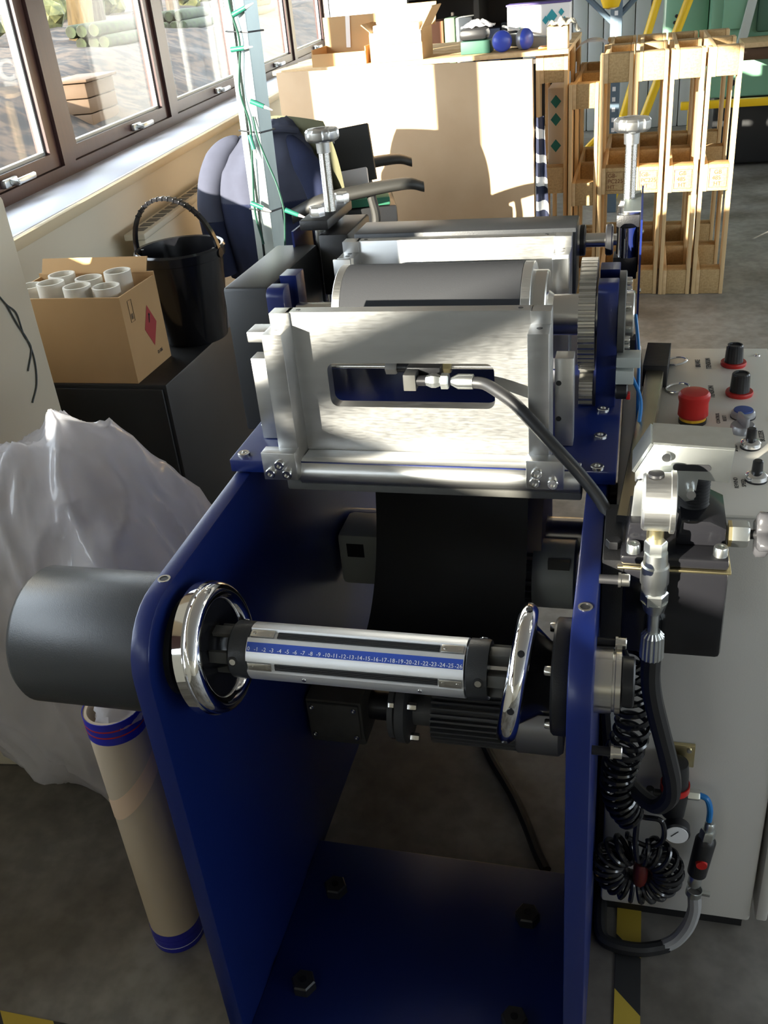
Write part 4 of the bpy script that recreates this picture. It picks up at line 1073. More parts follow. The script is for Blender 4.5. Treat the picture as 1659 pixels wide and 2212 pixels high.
def crump(i, j):
    a = 2 * PI * i; z = .535 + .05 * j; r = .040 * (1 - .55 * j) * (1 + .25 * noise.noise(Vector((math.cos(a) * 3, math.sin(a) * 3, j * 4))))
    return Vector((-.758 + r * math.cos(a), .985 + r * math.sin(a), z))
m.grid(crump, 30, 8, True); m.build('crumpled_film', FILM, TB)
# black cabinet
BC = thing('black_cabinet', 'black steel cabinet under the carton and bucket', 'cabinet', (-1.5, 2.4, 0))
MB().box(-1.80, -1.185, 2.105, 2.78, .02, .618, bev=.004).build('carcass', BLACKSEMI, BC)
MB().box(-1.79, -1.195, 2.096, 2.105, .03, .608, bev=.003).build('door', BLACKSEMI, BC)
MB().box(-1.78, -1.2, 2.12, 2.77, 0, .02).build('plinth', BLACKSEMI, BC)
# carton with tubes in it
XB = thing('cardboard_carton', 'open brown carton of cardboard tubes on the black cabinet', 'box', (-1.44, 2.21, .62))
x0, x1, y0, y1, z0, z1 = -1.62, -1.268, 2.112, 2.318, .6185, .852
MB().box(x0, x1, y0, y0 + .005, z0, z1).build('front_panel', CARD, XB)
MB().box(x0, x1, y1 - .005, y1, z0, z1 + .01).build('back_panel', CARD, XB)
MB().box(x0, x0 + .005, y0 + .005, y1 - .005, z0, z1).build('side_panel', CARD, XB)
sp_ = MB().box(x1 - .005, x1, y0 + .005, y1 - .005, z0, z1).build('side_panel', CARD, XB)
MB().box(x0 + .005, x1 - .005, y0 + .005, y1 - .005, z0, z0 + .005).build('bottom_panel', CARDIN, XB)
MB().prism([(y1 - .006, z1 + .008), (y1 - .002, z1 + .009), (y1 + .02, z1 + .045), (y1 + .016, z1 + .046)], 'x', x0 + .01, x1 - .02).build('flap', CARD, XB)
RX = (Vector((0, 1, 0)), Vector((0, 0, 1)), Vector((1, 0, 0)))
m = MB(); xo = x1 + .0006
vs = [m.V((xo, 2.240, .792)), m.V((xo, 2.205, .735)), m.V((xo, 2.240, .678)), m.V((xo, 2.275, .735))]; m.bm.faces.new(vs)
m.build('red_diamond_label', mat('label_red', (0.36, 0.03, 0.03), .6), sp_)
m = MB().tube([(xo + .0004, 2.146, .832), (xo + .0004, 2.146, .775), (xo + .0004, 2.166, .775), (xo + .0004, 2.166, .832)], .0006, 5, closed=True); m.build('printed_box', INK, sp_)
text('print_line', 'II', .022, (xo + .0003, 2.156, .788), RX, INK, sp_)
m = MB(); 
for k in range(5): m.tube([(xo + .0006, 2.235 + .002 * k, .745 + .004 * k), (xo + .0006, 2.238 + .001 * k, .757 + .003 * k), (xo + .0006, 2.246 - .002 * k, .765)], .0010, 5)
m.build('flame_symbol', INK, sp_)
text('print_line', '0106', .015, (xo + .0003, 2.262, .655), RX, INK, sp_)
spots = [(-1.330, 2.165), (-1.345, 2.262), (-1.405, 2.150), (-1.425, 2.245), (-1.490, 2.165), (-1.515, 2.262), (-1.565, 2.18)]
tl = ['right front', 'right back', 'middle front', 'middle back', 'left front', 'left back', 'far left']
for k, (x, y) in enumerate(spots):
    t = MB().tubering('z', (x, y, 0), .036, .031, .6245, .868 + .006 * ((k * 5) % 3), 32).build('short_tube', TUBEW)
    tag(t, 'short pale cardboard tube, %s one in the open carton' % tl[k], 'tube', 'tubes in the carton')
# bucket
BK = thing('black_bucket', 'black plastic bucket with raised bail handle on the black cabinet', 'bucket', (-1.255, 2.48, .62))
bc = (-1.258, 2.475, .619)
MB().lathe('z', bc, [(0, .001), (0, .092), (.004, .095), (.235, .120), (.238, .127), (.262, .130), (.268, .126), (.266, .118), (.240, .115), (.012, .090), (.010, .001)], 48).build('bucket_body', BLACKGLOSS, BK)
pts = []
for i in range(25):
    a = PI * i / 24; pts.append(Vector((bc[0] - .128 * math.cos(a) * .98, bc[1] - .012 - .03 * math.sin(a), bc[2] + .250 + .158 * math.sin(a))))
m = MB(); rings = []
for i, p in enumerate(pts):
    d = (pts[min(i + 1, 24)] - pts[max(i - 1, 0)]).normalized(); u = Vector((0, 1, 0)); w = d.cross(u).normalized()
    rings.append([p + u * (sx * .0085) + w * (sz * .004) for sx, sz in ((-1, -1), (1, -1), (1, 1), (-1, 1))])
m.loops(rings); hb_ = m.build('bail_handle', BLACKGLOSS, BK)
for i in range(6, 19):
    p = pts[i]; d = (pts[i + 1] - pts[i - 1]).normalized(); w = d.cross(Vector((0, 1, 0))).normalized()
    q = MB(Matrix.Translation(p + w * -.0) @ Matrix((d, Vector((0, 1, 0)), w)).transposed().to_4x4()); q.box(-.002, .002, -.0105, .0105, -.0055, .0055, bev=.001); q.build('grip_rib', BLACKGLOSS, hb_)
for sx in (-1, 1): MB().cyl('x', (bc[0] + sx * .118, bc[1] - .012, bc[2] + .250), .014, -.012, .012, 20).build('handle_lug', BLACKGLOSS, BK)
# wires on the pier
for k, (pp, lab) in enumerate((([(0, .0), (.02, -.05), (.045, -.10), (.05, -.15), (.03, -.2), (-.01, -.23)], 'thin grey wire looped against the cream pier, lower strand'), ([(-.03, .04), (.0, .0), (.03, -.03), (.035, -.08), (.05, -.12), (.01, -.16)], 'thin grey wire looped against the cream pier, upper strand'))):
    tag(MB(WX).tube([(a_, -.4075, .95 + z_) for a_, z_ in [(v.x - .86, v.y) for v in spline([(a, z, 0) for a, z in pp], 8)]], .002, 6).build('wall_wire', mat('grey_wire', (0.06, 0.07, 0.07), .5)), lab, 'wire')

# ================================================================== STRUT WITH STRING LIGHTS
ST = thing('support_strut', 'galvanised steel channel strut standing between window and machine', 'post', (-.925, 2.3, 0))
lean = Matrix.Translation((-.928, 2.3, 0)) @ Matrix.Rotation(.02, 4, 'Y') @ Matrix.Rotation(-.35, 4, 'Z')
m = MB(lean)
chn = [(-.031, -.02), (.031, -.02), (.031, .024), (.012, .024), (.012, .018), (.025, .018), (.025, -.014), (-.025, -.014), (-.025, .018), (-.012, .018), (-.012, .024), (-.031, .024)]
m.prism([(-a, -b) for a, b in chn], 'z', 0, 2.74); m.build('channel', GALV, ST, smooth=0)
m = MB(lean); m.box(-.001, .031, -.0275, -.0245, 0, 2.7); m.build('bright_flange', GALV, ST)
m = MB(lean); m.box(-.06, .06, -.06, .06, 0, .006); m.build('foot_plate', GALV, ST)
for z in (1.205, 1.42, 1.02):
    m = MB(lean); m.obox((0, 0, z), .070, .058, .0035, (0, .05, 0), bev=.001); m.build('cable_tie', BLACKMET, ST)
SL = thing('string_lights', 'green-wired string of fairy lights wound down the steel strut', 'string lights', (-.93, 2.25, .9))
wire = [(-.905, 2.262, 1.60), (-.912, 2.262, 1.48), (-.900, 2.260, 1.40), (-.918, 2.262, 1.30), (-.905, 2.262, 1.22), (-.915, 2.26, 1.12), (-.925, 2.26, 1.02), (-.915, 2.26, .94)]
MB().tube(spline(wire, 8), .0028, 7).build('main_wire', WIREG, SL)
MB().tube(spline([(-.895, 2.262, 1.24), (-.885, 2.25, 1.19), (-.862, 2.23, 1.14), (-.838, 2.21, 1.09), (-.826, 2.20, 1.035), (-.83, 2.20, .99), (-.838, 2.20, .93), (-.84, 2.2, .88)], 8), .0024, 7).build('loose_wire', WIREG, SL)
def fairy(p, d):
    p = Vector(p); d = Vector(d).normalized()
    h = MB().cone(p, p + d * .034, .0062, .0052, 12).build('bulb_holder', HOLDERG, SL)
    MB().cone(p + d * .034, p + d * .056, .0042, .0012, 10).build('bulb', BULBM, h)
fairy((-.922, 2.258, 1.385), (.9, -.1, .05)); fairy((-.890, 2.25, 1.275), (.9, 0, -.4)); fairy((-.925, 2.245, 1.045), (.85, -.1, -.35)); fairy((-.822, 2.20, 1.035), (.85, 0, -.35)); fairy((-.908, 2.258, 1.20), (.2, -.1, -.9)); fairy((-.905, 2.258, 1.455), (.8, 0, .3))

# ================================================================== CHAIR WITH COAT
CHX = Matrix.Translation((-1.20, 3.95, 0)) @ Matrix.Rotation(math.radians(17), 4, 'Z')
CHR = thing('office_chair', 'khaki office chair with curved arms in front of the brown sheet', 'chair', (-1.20, 3.95, 0))
# local: seat faces +x
MB(CHX).box(-.22, .26, -.24, .24, .44, .52, bev=.03).build('seat', KHAKI, CHR)
def backf(i, j):
    y = -.24 + .48 * i; z = .58 + .45 * j
    w = (1 - .18 * (abs(2 * j - .9)) ** 2.5)
    return Vector((-.19 - .05 * j + .05 * (2 * i - 1) ** 2, y * w, z + .02 * (1 - (2 * i - 1) ** 2) * j))
mb = MB(CHX @ Matrix.Translation((-.17, -.05, 0)) @ Matrix.Rotation(math.radians(38), 4, 'Z') @ Matrix.Translation((.19, 0, 0))); mb.grid(backf, 16, 14)
bmesh.ops.solidify(mb.bm, geom=list(mb.bm.faces), thickness=.05); mb.build('backrest', KHAKI, CHR, smooth=60)
for sy in (-1, 1):
    mb = MB(CHX); arm = spline([(-.22, sy * .27, .70), (-.10, sy * .29, .75), (.08, sy * .29, .775), (.24, sy * .29, .785), (.31, sy * .285, .765)], 6)
    rings = []
    for k, p in enumerate(arm):
        t = k / (len(arm) - 1); hw = .024 + .026 * math.sin(PI * min(1, t * 1.02)); hh = .030 - .010 * t
        rings.append([p + Vector((0, hw * math.cos(q), hh * math.sin(q))) for q in [2 * PI * c / 12 for c in range(12)]])
    mb.loops(rings); a_ = mb.build('armrest', CHAIRPL, CHR, smooth=60)
    mb = MB(CHX); mb.tube(spline([(.10, sy * .29, .76), (.11, sy * .285, .64), (.04, sy * .25, .47)], 6), .018, 10); mb.build('arm_support', CHAIRPL, CHR)
mb = MB(CHX); mb.tube(spline([(-.20, 0, .70), (-.27, 0, .56), (-.15, 0, .43), (0, 0, .43)], 6), .025, 10); mb.build('back_stem', CHAIRPL, CHR)
MB(CHX).cyl('z', (0, 0, 0), .028, .12, .44, 18).build('gas_post', CHAIRPL, CHR)
for k in range(5):
    a = 2 * PI * k / 5 + .3
    mb = MB(CHX); mb.tube([(0, 0, .13), (.15 * math.cos(a), .15 * math.sin(a), .11), (.30 * math.cos(a), .30 * math.sin(a), .075)], lambda q: .024 - .008 * q, 8); leg = mb.build('base_leg', CHAIRPL, CHR)
    mb = MB(CHX); mb.cyl('y', (.30 * math.cos(a), .30 * math.sin(a), .030), .030, -.018, .018, 16); mb.build('castor', CHAIRPL, leg)
# coat hung over the chair back
ROWS = [(1.050, -1.435, -1.365), (1.035, -1.475, -1.335), (.985, -1.575, -1.305), (.93, -1.655, -1.265), (.87, -1.70, -1.248), (.78, -1.715, -1.235), (.667, -1.72, -1.22), (.55, -1.71, -1.20), (.43, -1.70, -1.18)]
def coatf(i, j):
    """i around the camera side, j down"""
    k = j * (len(ROWS) - 1); a = min(int(k), len(ROWS) - 2); t = k - a
    z, l, r = [ROWS[a][c] + (ROWS[a + 1][c] - ROWS[a][c]) * t for c in range(3)]
    th = PI * (-.06 + 1.12 * i); w = (r - l) / 2
    f1 = noise.noise(Vector((th * 1.3, j * 2.0, 1))); f2 = noise.noise(Vector((th * 3.2, j * 2.2, 4)))
    fold = (.030 * f1 + .016 * f2) * min(1, j * 2.5)
    dep_ = min(.16, .03 + w * .55)
    return Vector(((l + r) / 2 - (w + fold) * math.cos(th), 3.80 - (dep_ + fold) * math.sin(th), z + .006 * f1))
CT = thing('fleece_jacket', 'slate and navy fleece jacket draped over the chair back', 'jacket', (-1.45, 3.72, .43))
def part(j0, j1, nm, mt_, nj):
    mb = MB(); mb.grid(lambda i, j: coatf(i, j0 + (j1 - j0) * j), 72, nj)
    bmesh.ops.solidify(mb.bm, geom=list(mb.bm.faces), thickness=.008); mb.build(nm, mt_, CT, smooth=70)
part(0, .66, 'slate_upper', COATUP, 40); part(.657, 1.0, 'navy_lower', COATLO, 24)
mb = MB(); mb.tube(spline([(-1.50, 3.735, .995), (-1.46, 3.70, 1.005), (-1.40, 3.685, 1.02), (-1.345, 3.705, 1.015), (-1.315, 3.76, 1.0)], 8), .015, 10); mb.build('collar', COATUP, CT)
mb = MB(); mb.tube(spline([(-1.56, 3.76, .985), (-1.625, 3.735, .935), (-1.675, 3.71, .85), (-1.695, 3.69, .75), (-1.695, 3.68, .68)], 8), lambda q: .012 + .045 * min(1, q * 3) ** .6, 16); mb.build('slate_sleeve', COATUP, CT)
mb = MB(); mb.tube(spline([(-1.695, 3.68, .685), (-1.69, 3.68, .58), (-1.68, 3.69, .46)], 8), lambda q: .0565 - .006 * q, 16); mb.build('navy_sleeve', COATLO, CT)
mb = MB(); mb.tube(spline([(-1.345, 3.74, .985), (-1.295, 3.72, .91), (-1.245, 3.70, .82), (-1.215, 3.70, .70), (-1.20, 3.71, .58)], 8), lambda q: .010 + .042 * min(1, q * 3) ** .6, 16); mb.build('navy_sleeve', COATLO, CT)
# things lying on the chair
LB = Matrix.Translation((-1.175, 3.98, .86)) @ Euler((math.radians(-12), math.radians(-6), math.radians(8))).to_matrix().to_4x4()
bx_ = MB(LB); bx_.box(-.17, .10, -.016, .016, -.11, .11, bev=.003)
lb = tag(bx_.build('black_case', mat('black_case', (0.020, 0.020, 0.019), .7)), 'flat black case with white lettering propped on the office chair', 'case')
Rl = LB.to_3x3()
text('lettering', 'nnsor', .028, LB @ Vector((-.075, -.0165, .065)), (Rl @ Vector((1, 0, 0)), Rl @ Vector((0, 0, 1)), Rl @ Vector((0, -1, 0))), WHITEINK, lb)
PB = Matrix.Translation((-1.155, 3.90, .768)) @ Euler((math.radians(-26), math.radians(-6), math.radians(8))).to_matrix().to_4x4()
bx_ = MB(PB); bx_.box(-.075, .075, -.010, .010, -.05, .05, bev=.006); tag(bx_.build('white_pad', mat('white_pad', (0.62, 0.60, 0.60), .6)), 'pale grey-white pad resting on the chair in front of the black case', 'pad')
bx_ = MB(Matrix.Translation((-1.14, 3.92, .705)) @ Euler((0, 0, math.radians(17))).to_matrix().to_4x4()); bx_.box(-.13, .13, -.13, .13, -.018, .014, bev=.006); tag(bx_.build('green_folder', GREENCARD), 'dark green folder stacked on the chair under the pale pad', 'folder')
bx_ = MB(Matrix.Translation((-1.14, 3.94, .605)) @ Euler((0, 0, math.radians(17))).to_matrix().to_4x4()); bx_.box(-.15, .15, -.15, .15, -.083, .080, bev=.01); tag(bx_.build('seat_carton', BLACKSEMI), 'black box sitting on the office chair seat under the folder', 'box')

# ================================================================== PALLETS, SHEET, BENCH
def make_pallet(label):
    """stands on its end: x = thickness .146, y = depth 1.0, z = height 1.1; origin at the front left foot"""
    t = thing('pallet', label, 'pallet', (0, 0, 0), 'pallets standing on end')
    H, D = 1.10, 1.0
    for y in (0, .45, .90):
        MB().box(0, .018, y, y + .10, 0, H, bev=.002).build('deck_board', PINE, t)
    for z in (0.0, .49, .98):
        MB().box(.018, .036, 0, D, z, z + .12, bev=.002).build('stringer_board', PINEY, t)
        for y in (0, .45, .90):
            MB().box(.036, .128, y + .002, y + .10, z + .001, z + .12, bev=.004).build('block', CHIP, t)
    for y in (0, .45, .90):
        MB().box(.128, .146, y, y + .10, 0, H, bev=.002).build('runner_board', PINE, t)
    return t
def stamp(t, s_, y=-.001):
    w = WPOS[t] if False else t.location
    for k, line in enumerate(s_):
        c = bpy.data.curves.new('stamp_print', 'FONT'); c.body = line; c.size = .026; c.align_x = 'LEFT'; c.align_y = 'CENTER'; c.extrude = .0002; c.materials.append(BROWNINK)
        o = bpy.data.objects.new('stamp_print', c); COL.objects.link(o); o.parent = t
        o.location = (.048, .0012, .575 - k * .026); o.rotation_euler = (PI / 2, 0, 0)
    m = MB().tube([(.043, .001, .592), (.121, .001, .592), (.121, .001, .508), (.043, .001, .508)], .0012, 5, closed=True)
    o = m.build('stamp_frame', BROWNINK); o.parent = t
proto = make_pallet('upright pallet at the right-hand end of the row, furthest from the brown sheet')
proto.location = (.268, 4.78, 0)
labs = ['second upright pallet from the right-hand end of the row', 'third upright pallet from the right-hand end, stamped block behind the right adjuster', 'fourth upright pallet from the right-hand end, just right of the lower pallet']
PAL = [proto]
for k, x in enumerate((.112, -.044, -.196)):
    c = copy_tree(proto); c.location = (x, 4.78 + (.0, .01, .012)[k], 0); c['label'] = labs[k]; PAL.append(c)
c = copy_tree(proto); c.location = (-.335, 4.80, 0); c.scale = (.93, 1, .895); c['label'] = 'lower upright pallet between the tall row and the bench pallet'; PAL.append(c)
c = copy_tree(proto); c.location = (-.487, 4.82, 0); c.scale = (1, 1, 1.015); c['label'] = 'upright pallet carrying the right end of the bench board, next to the sheet'; PAL.append(c)
for i in (2, 3): stamp(PAL[i], ('GB-', 'PC225', 'HT'))
for i in (0, 1): stamp(PAL[i], ('  GB', ' 485', '  HT'))
# brown sheet leaning on the pallets
SX = Matrix.Translation((-1.08, 4.60, 0)) @ Matrix.Rotation(-.20, 4, 'Z') @ Matrix.Rotation(.02, 4, 'X')
tag(MB(SX).box(-.635, .635, -.009, .009, .004, 1.135, bev=.002).build('brown_sheet', SHEETM), 'large brown hardboard sheet standing in front of the pallets in patchy sunlight', 'sheet')
# bench board on the pallets
BB = thing('bench_board', 'rough board worktop laid over the pallets, cluttered with boxes', 'worktop', (-1.0, 5.2, 1.12))
for k in range(5):
    MB().box(-1.75 + .01 * (k % 2), -.335, 4.76 + k * .2, 4.955 + k * .2, 1.118, 1.138, bev=.002).build('plank', PINEY, BB)
for x in (-1.66, -1.08):
    for y in (4.84, 5.64): MB().box(x - .035, x + .035, y - .035, y + .035, 0, 1.118).build('trestle_leg', PINE, BB)
def onb(name, mbx, mt_, label, cat): return tag(mbx.build(name, mt_), label, cat)
BZ = 1.138
# carton 1
C1 = thing('open_carton', 'low open carton with its back flap raised at the left end of the bench', 'box', (-1.42, 4.95, BZ))
x0, x1, y0, y1 = -1.555, -1.285, 4.80, 5.05
MB().box(x0, x1, y0, y0 + .005, BZ, BZ + .055).build('front_panel', CARD, C1)
MB().box(x0, x1, y1 - .005, y1, BZ, BZ + .20).build('back_panel', CARDIN, C1)
MB().box(x0, x0 + .005, y0 + .005, y1 - .005, BZ, BZ + .075).build('side_panel', CARD, C1)
MB().box(x1 - .005, x1, y0 + .005, y1 - .005, BZ, BZ + .075).build('side_panel', CARD, C1)
MB().box(x0 + .005, x1 - .005, y0 + .005, y1 - .005, BZ, BZ + .005).build('bottom_panel', CARDIN, C1)
MB().obox(((x0 + x1) / 2 - .01, y1 - .008, BZ + .13), .022, .002, .14, (0, .06, 0)).build('white_tape', WHITEP, C1)
# carton 2
C2 = thing('flapped_carton', 'taller carton with splayed flaps and a white tray, middle of the bench', 'box', (-1.13, 4.95, BZ))
x0, x1, y0, y1 = -1.262, -1.010, 4.80, 5.05
MB().box(x0, x1, y0, y0 + .005, BZ, BZ + .12).build('front_panel', CARD, C2)
MB().box(x0, x1, y1 - .005, y1, BZ, BZ + .13).build('back_panel', CARDIN, C2)
MB().box(x0, x0 + .005, y0 + .005, y1 - .005, BZ, BZ + .13).build('side_panel', CARD, C2)
MB().box(x1 - .005, x1, y0 + .005, y1 - .005, BZ, BZ + .13).build('side_panel', CARD, C2)
MB().box(x0 + .005, x1 - .005, y0 + .005, y1 - .005, BZ, BZ + .005).build('bottom_panel', CARDIN, C2)
MB().prism([(x1 - .005, BZ + .13), (x1, BZ + .13), (x1 + .055, BZ + .215), (x1 + .051, BZ + .218)], 'y', y0 + .01, y1 - .01).build('side_flap', CARDIN, C2)
MB().prism([(x0, BZ + .13), (x0 + .005, BZ + .13), (x0 - .035, BZ + .165), (x0 - .039, BZ + .162)], 'y', y0 + .01, y1 - .01).build('side_flap', CARDIN, C2)
MB().prism([(y1 - .005, BZ + .13), (y1, BZ + .13), (y1 + .05, BZ + .225), (y1 + .046, BZ + .227)], 'x', x0 + .05, x1 + .02).build('back_flap', CARD, C2)
MB().box(x0 + .004, x1 - .002, y0 - .006, y0 - .001, BZ + .075, BZ + .125).build('white_label', WHITEP, C2)
MB().box(x0 + .02, x1 - .012, y0 + .008, y0 + .10, BZ + .1, BZ + .155, bev=.003).build('white_tray', WHITEP, C2)
# black case with clear packet, green box
q = MB(); q.box(-.845, -.715, 4.86, 4.98, BZ + .056, BZ + .105, bev=.018); onb('black_pouch', q, BLACKSEMI, 'black zipped pouch on top of the green box on the bench', 'pouch')
q = MB(); q.box(-.838, -.700, 4.85, 4.97, BZ + .001, BZ + .055, bev=.002); onb('green_box', q, mat('green_box', (0.02, 0.085, 0.055), .6), 'small dark green box on the bench beside the blue ear defenders', 'box')
def packf(i, j): return Vector((-.84 + .15 * i, 4.87 + .12 * j, BZ + .112 + .028 * math.sin(PI * i) * math.sin(PI * j) + .012 * noise.noise(Vector((i * 7, j * 7, 2)))))
q = MB(); q.grid(packf, 20, 14); bmesh.ops.solidify(q.bm, geom=list(q.bm.faces), thickness=.003); onb('clear_packet', q, FILM, 'crinkled clear plastic packet on the black pouch', 'packet')
# ear defenders
ED = thing('ear_defenders', 'ear defenders with round blue cups at the front of the bench', 'ear defenders', (-.60, 4.88, BZ))
for x, y, az in ((-.645, 4.85, .35), (-.545, 4.88, 1.15)):
    X_ = Matrix.Translation((x, y, BZ + .046)) @ Matrix.Rotation(az - PI / 2, 4, 'Z')
    m = MB(X_); m.lathe('x', (0, 0, 0), [(.034, .001), (.034, .018), (.028, .036), (.018, .044), (.004, .046)], 32); cup = m.build('ear_cup', BLUECUP, ED)
    m = MB(X_); m.lathe('x', (0, 0, 0), [(.004, .045), (-.012, .045), (-.022, .040), (-.024, .02)], 32); m.build('ear_cushion', GREYP, cup)
MB().tube(spline([(-.655, 4.82, BZ + .05), (-.675, 4.90, BZ + .062), (-.64, 5.0, BZ + .07), (-.56, 5.0, BZ + .07), (-.535, 4.93, BZ + .06)], 8), .006, 8).build('headband', BLACKMET, ED)
q = MB(); q.obox((-.56, 5.02, BZ + .03), .22, .14, .05, (0, .15, .2), bev=.006); onb('grey_case', q, mat('grey_case', (0.22, 0.23, 0.23), .5), 'grey instrument case behind the blue ear defenders', 'case')
q = MB(); q.obox((-.60, 4.98, BZ + .085), .12, .03, .006, (0, .25, -.15)); onb('white_ruler', q, WHITEP, 'white card strip sticking up behind the ear defenders', 'strip')
q = MB(); q.box(-.475, -.40, 4.81, 4.90, BZ, BZ + .012, bev=.003); onb('copper_offcut', q, mat('copper', (0.60, 0.22, 0.06), .3, 1.0), 'copper-coloured offcut beside the pine block on the bench', 'offcut')
# pine block with rag on it
q = MB(); q.box(-.432, -.340, 4.78, 4.88, BZ, BZ + .092, bev=.003); onb('pine_block', q, PINE, 'square pine block standing on the bench end', 'block')
def rag(i, j): return Vector((-.43 + .14 * i, 4.77 + .14 * j, BZ + .098 + .022 * math.sin(PI * i) * math.sin(PI * j) + .02 * noise.noise(Vector((i * 6, j * 6, 5))) - .05 * max(0, i - .8) * 3))
q = MB(); q.grid(rag, 24, 20); bmesh.ops.solidify(q.bm, geom=list(q.bm.faces), thickness=.004); onb('grey_rag', q, mat('grey_rag', (0.30, 0.28, 0.23), .95), 'crumpled grey rag on top of the pine block', 'rag')
# white packaging box with teal diamonds
WB = thing('white_patterned_box', 'white box with teal diamond print standing behind the bench clutter', 'box', (-.50, 5.25, BZ))
MB().box(-.66, -.36, 5.18, 5.32, BZ, BZ + .17, bev=.003).build('box_body', WHITEP, WB)
MB().box(-.665, -.355, 5.175, 5.325, BZ + .17, BZ + .178, bev=.002).build('lid_edge', mat('purple_edge', (0.10, 0.07, 0.25), .5), WB)
for x, z, s in ((-.445, .115, .026), (-.475, .100, .016), (-.385, .085, .022), (-.40, .13, .014), (-.60, .05, .022)):
    MB().prism([(x - s, BZ + z), (x, BZ + z - s * 1.2), (x + s, BZ + z), (x, BZ + z + s * 1.2)], 'y', 5.1775, 5.1795).build('teal_diamond', TEAL, WB)
# lower patterned box between the pallets
W2 = thing('white_patterned_box', 'white teal-patterned box standing between the pallet boards', 'box', (-.40, 5.02, 0))
MB().box(-.442, -.366, 4.94, 5.25, .602, .96, bev=.003).build('box_body', WHITEP, W2)
for z in (.90, .82, .70): MB().prism([(-.43, z), (-.405, z - .03), (-.38, z), (-.405, z + .03)], 'y', 4.938, 4.9395).build('teal_diamond', TEAL, W2)
# striped cloth hanging at the right edge of the sheet
def stripe(i, j): return Vector((-.452 + .09 * i * (.35 + j * .6), 4.47 - .02 * math.sin(5 * i + 3 * j), .90 - .895 * j))
m = MB(); m.grid(lambda i, j: stripe(i, j), 7, 20)
bmesh.ops.solidify(m.bm, geom=list(m.bm.faces), thickness=.004)
def stripes():
    mm = bpy.data.materials.new('navy_white_stripe'); mm.use_nodes = True; nt = mm.node_tree; b = nt.nodes['Principled BSDF']
    tc = nt.nodes.new('ShaderNodeTexCoord'); wv = nt.nodes.new('ShaderNodeTexWave'); wv.inputs['Scale'].default_value = 3.2; wv.inputs['Distortion'].default_value = 3
    mp = nt.nodes.new('ShaderNodeMapping'); mp.inputs['Rotation'].default_value = (0, 1.2, 0); nt.links.new(tc.outputs['Object'], mp.inputs[0]); nt.links.new(mp.outputs[0], wv.inputs[0])
    r = nt.nodes.new('ShaderNodeValToRGB'); r.color_ramp.interpolation = 'CONSTANT'; r.color_ramp.elements[0].color = (.012, .016, .04, 1); r.color_ramp.elements[1].position = .68; r.color_ramp.elements[1].color = (.5, .5, .5, 1)
    nt.links.new(wv.outputs['Fac'], r.inputs[0]); nt.links.new(r.outputs[0], b.inputs['Base Color']); b.inputs['Roughness'].default_value = .9
    return mm
tag(m.build('striped_cloth', stripes()), 'navy and white striped cloth hanging beside the brown sheet', 'cloth')

# ================================================================== FAR BACKGROUND
FD = thing('roller_door', 'white ribbed roller door on the far wall behind the pallets', 'door', (-.2, 9.9, 0))
for k in range(26):
    x = -2.2 + k * .14
    MB().box(x, x + .134, 9.93, 9.97, .0, 2.7, bev=.012).build('slat', PANELW, FD)
GM = thing('green_machine', 'large pale green workshop machine standing far right behind the pallets', 'machine', (1.6, 8.1, 0))
MB().box(.42, 2.9, 7.62, 8.6, .52, 1.9, bev=.03).build('machine_body', MGREEN, GM)
MB().box(.12, .42, 7.75, 8.5, .72, 1.7, bev=.03).build('gear_casing', MGREEN, GM)
MB().box(.50, 2.9, 7.9, 8.6, .02, .52, bev=.02).build('machine_base', BLACKSEMI, GM)
MB().box(.50, .66, 7.57, 7.62, .96, 1.3, bev=.012).build('guard_panel', MGREEN, GM)
MB().box(.72, 1.3, 7.58, 7.62, .93, 1.35, bev=.02).build('access_door', DGREEN, GM)
MB().prism([(.60, .86), (.66, .86), (.74, 1.3), (.68, 1.3)], 'y', 7.54, 7.62, bev=.01).build('inclined_arm', PALEGREY, GM)
MB().box(.615, 2.0, 7.15, 7.62, .875, .905, bev=.004).build('wooden_ledge', PINEY, GM)
MB().box(.62, 2.0, 7.18, 7.62, .80, .874, bev=.004).build('ledge_rail', mat('dark_wood', (0.09, 0.045, 0.02), .6), GM)
MB().cyl('y', (.60, 0, .62), .02, 7.60, 7.62, 16).build('inspection_port', BLACKMET, GM)
for x, z in ((.20, 1.06), (.19, 1.02), (.23, 1.03)): MB().cyl('y', (x, 0, z), .012, 7.735, 7.75, 12).build('port_hole', BLACKMET, GM)
yr = thing('safety_rail', 'low yellow safety rail in front of the green machine', 'rail', (1.5, 7.33, 0))
MB().box(.25, 2.9, 7.30, 7.36, .50, .55, bev=.006).build('rail', YPAINT, yr)
for x in (1.6, 2.85): MB().box(x, x + .05, 7.30, 7.36, 0, .5).build('rail_post', YPAINT, yr)
MB().box(.30, .34, 7.30, 7.36, 0, .5).build('rail_post', YPAINT, yr)
RK = thing('pallet_racking', 'grey-blue perforated rack upright with diagonal braces behind the pallets', 'rack', (-.17, 6.6, 0))
MB().box(-.215, -.145, 6.55, 6.62, 0, 2.5, bev=.004).build('upright', RACKG, RK)
for k in range(36): MB().box(-.19, -.17, 6.548, 6.5505, .2 + k * .06, .225 + k * .06).build('slot', WHITEP, RK)
for dx in (-.55, .62):
    MB().tube([(-.20, 6.6, 1.12), (-.20 + dx, 6.6, 1.12 + abs(dx) * .95)], .018, 8).build('brace', RACKG, RK)
MB().tube([(-.19, 6.59, 0.55), (-.65, 6.6, .1)], .02, 8).build('brace', YPAINT, RK)
q = MB().lathe('z', (-.206, 6.35, 0), [(1.205, .02), (1.215, .045), (1.27, .065), (1.35, .05), (1.38, .001)], 24); q.cyl('z', (-.206, 6.35, 0), .012, 1.37, 2.75, 10)
tag(q.build('yellow_lamp', YPAINT), 'yellow hanging pendant above the perforated rack upright', 'pendant')
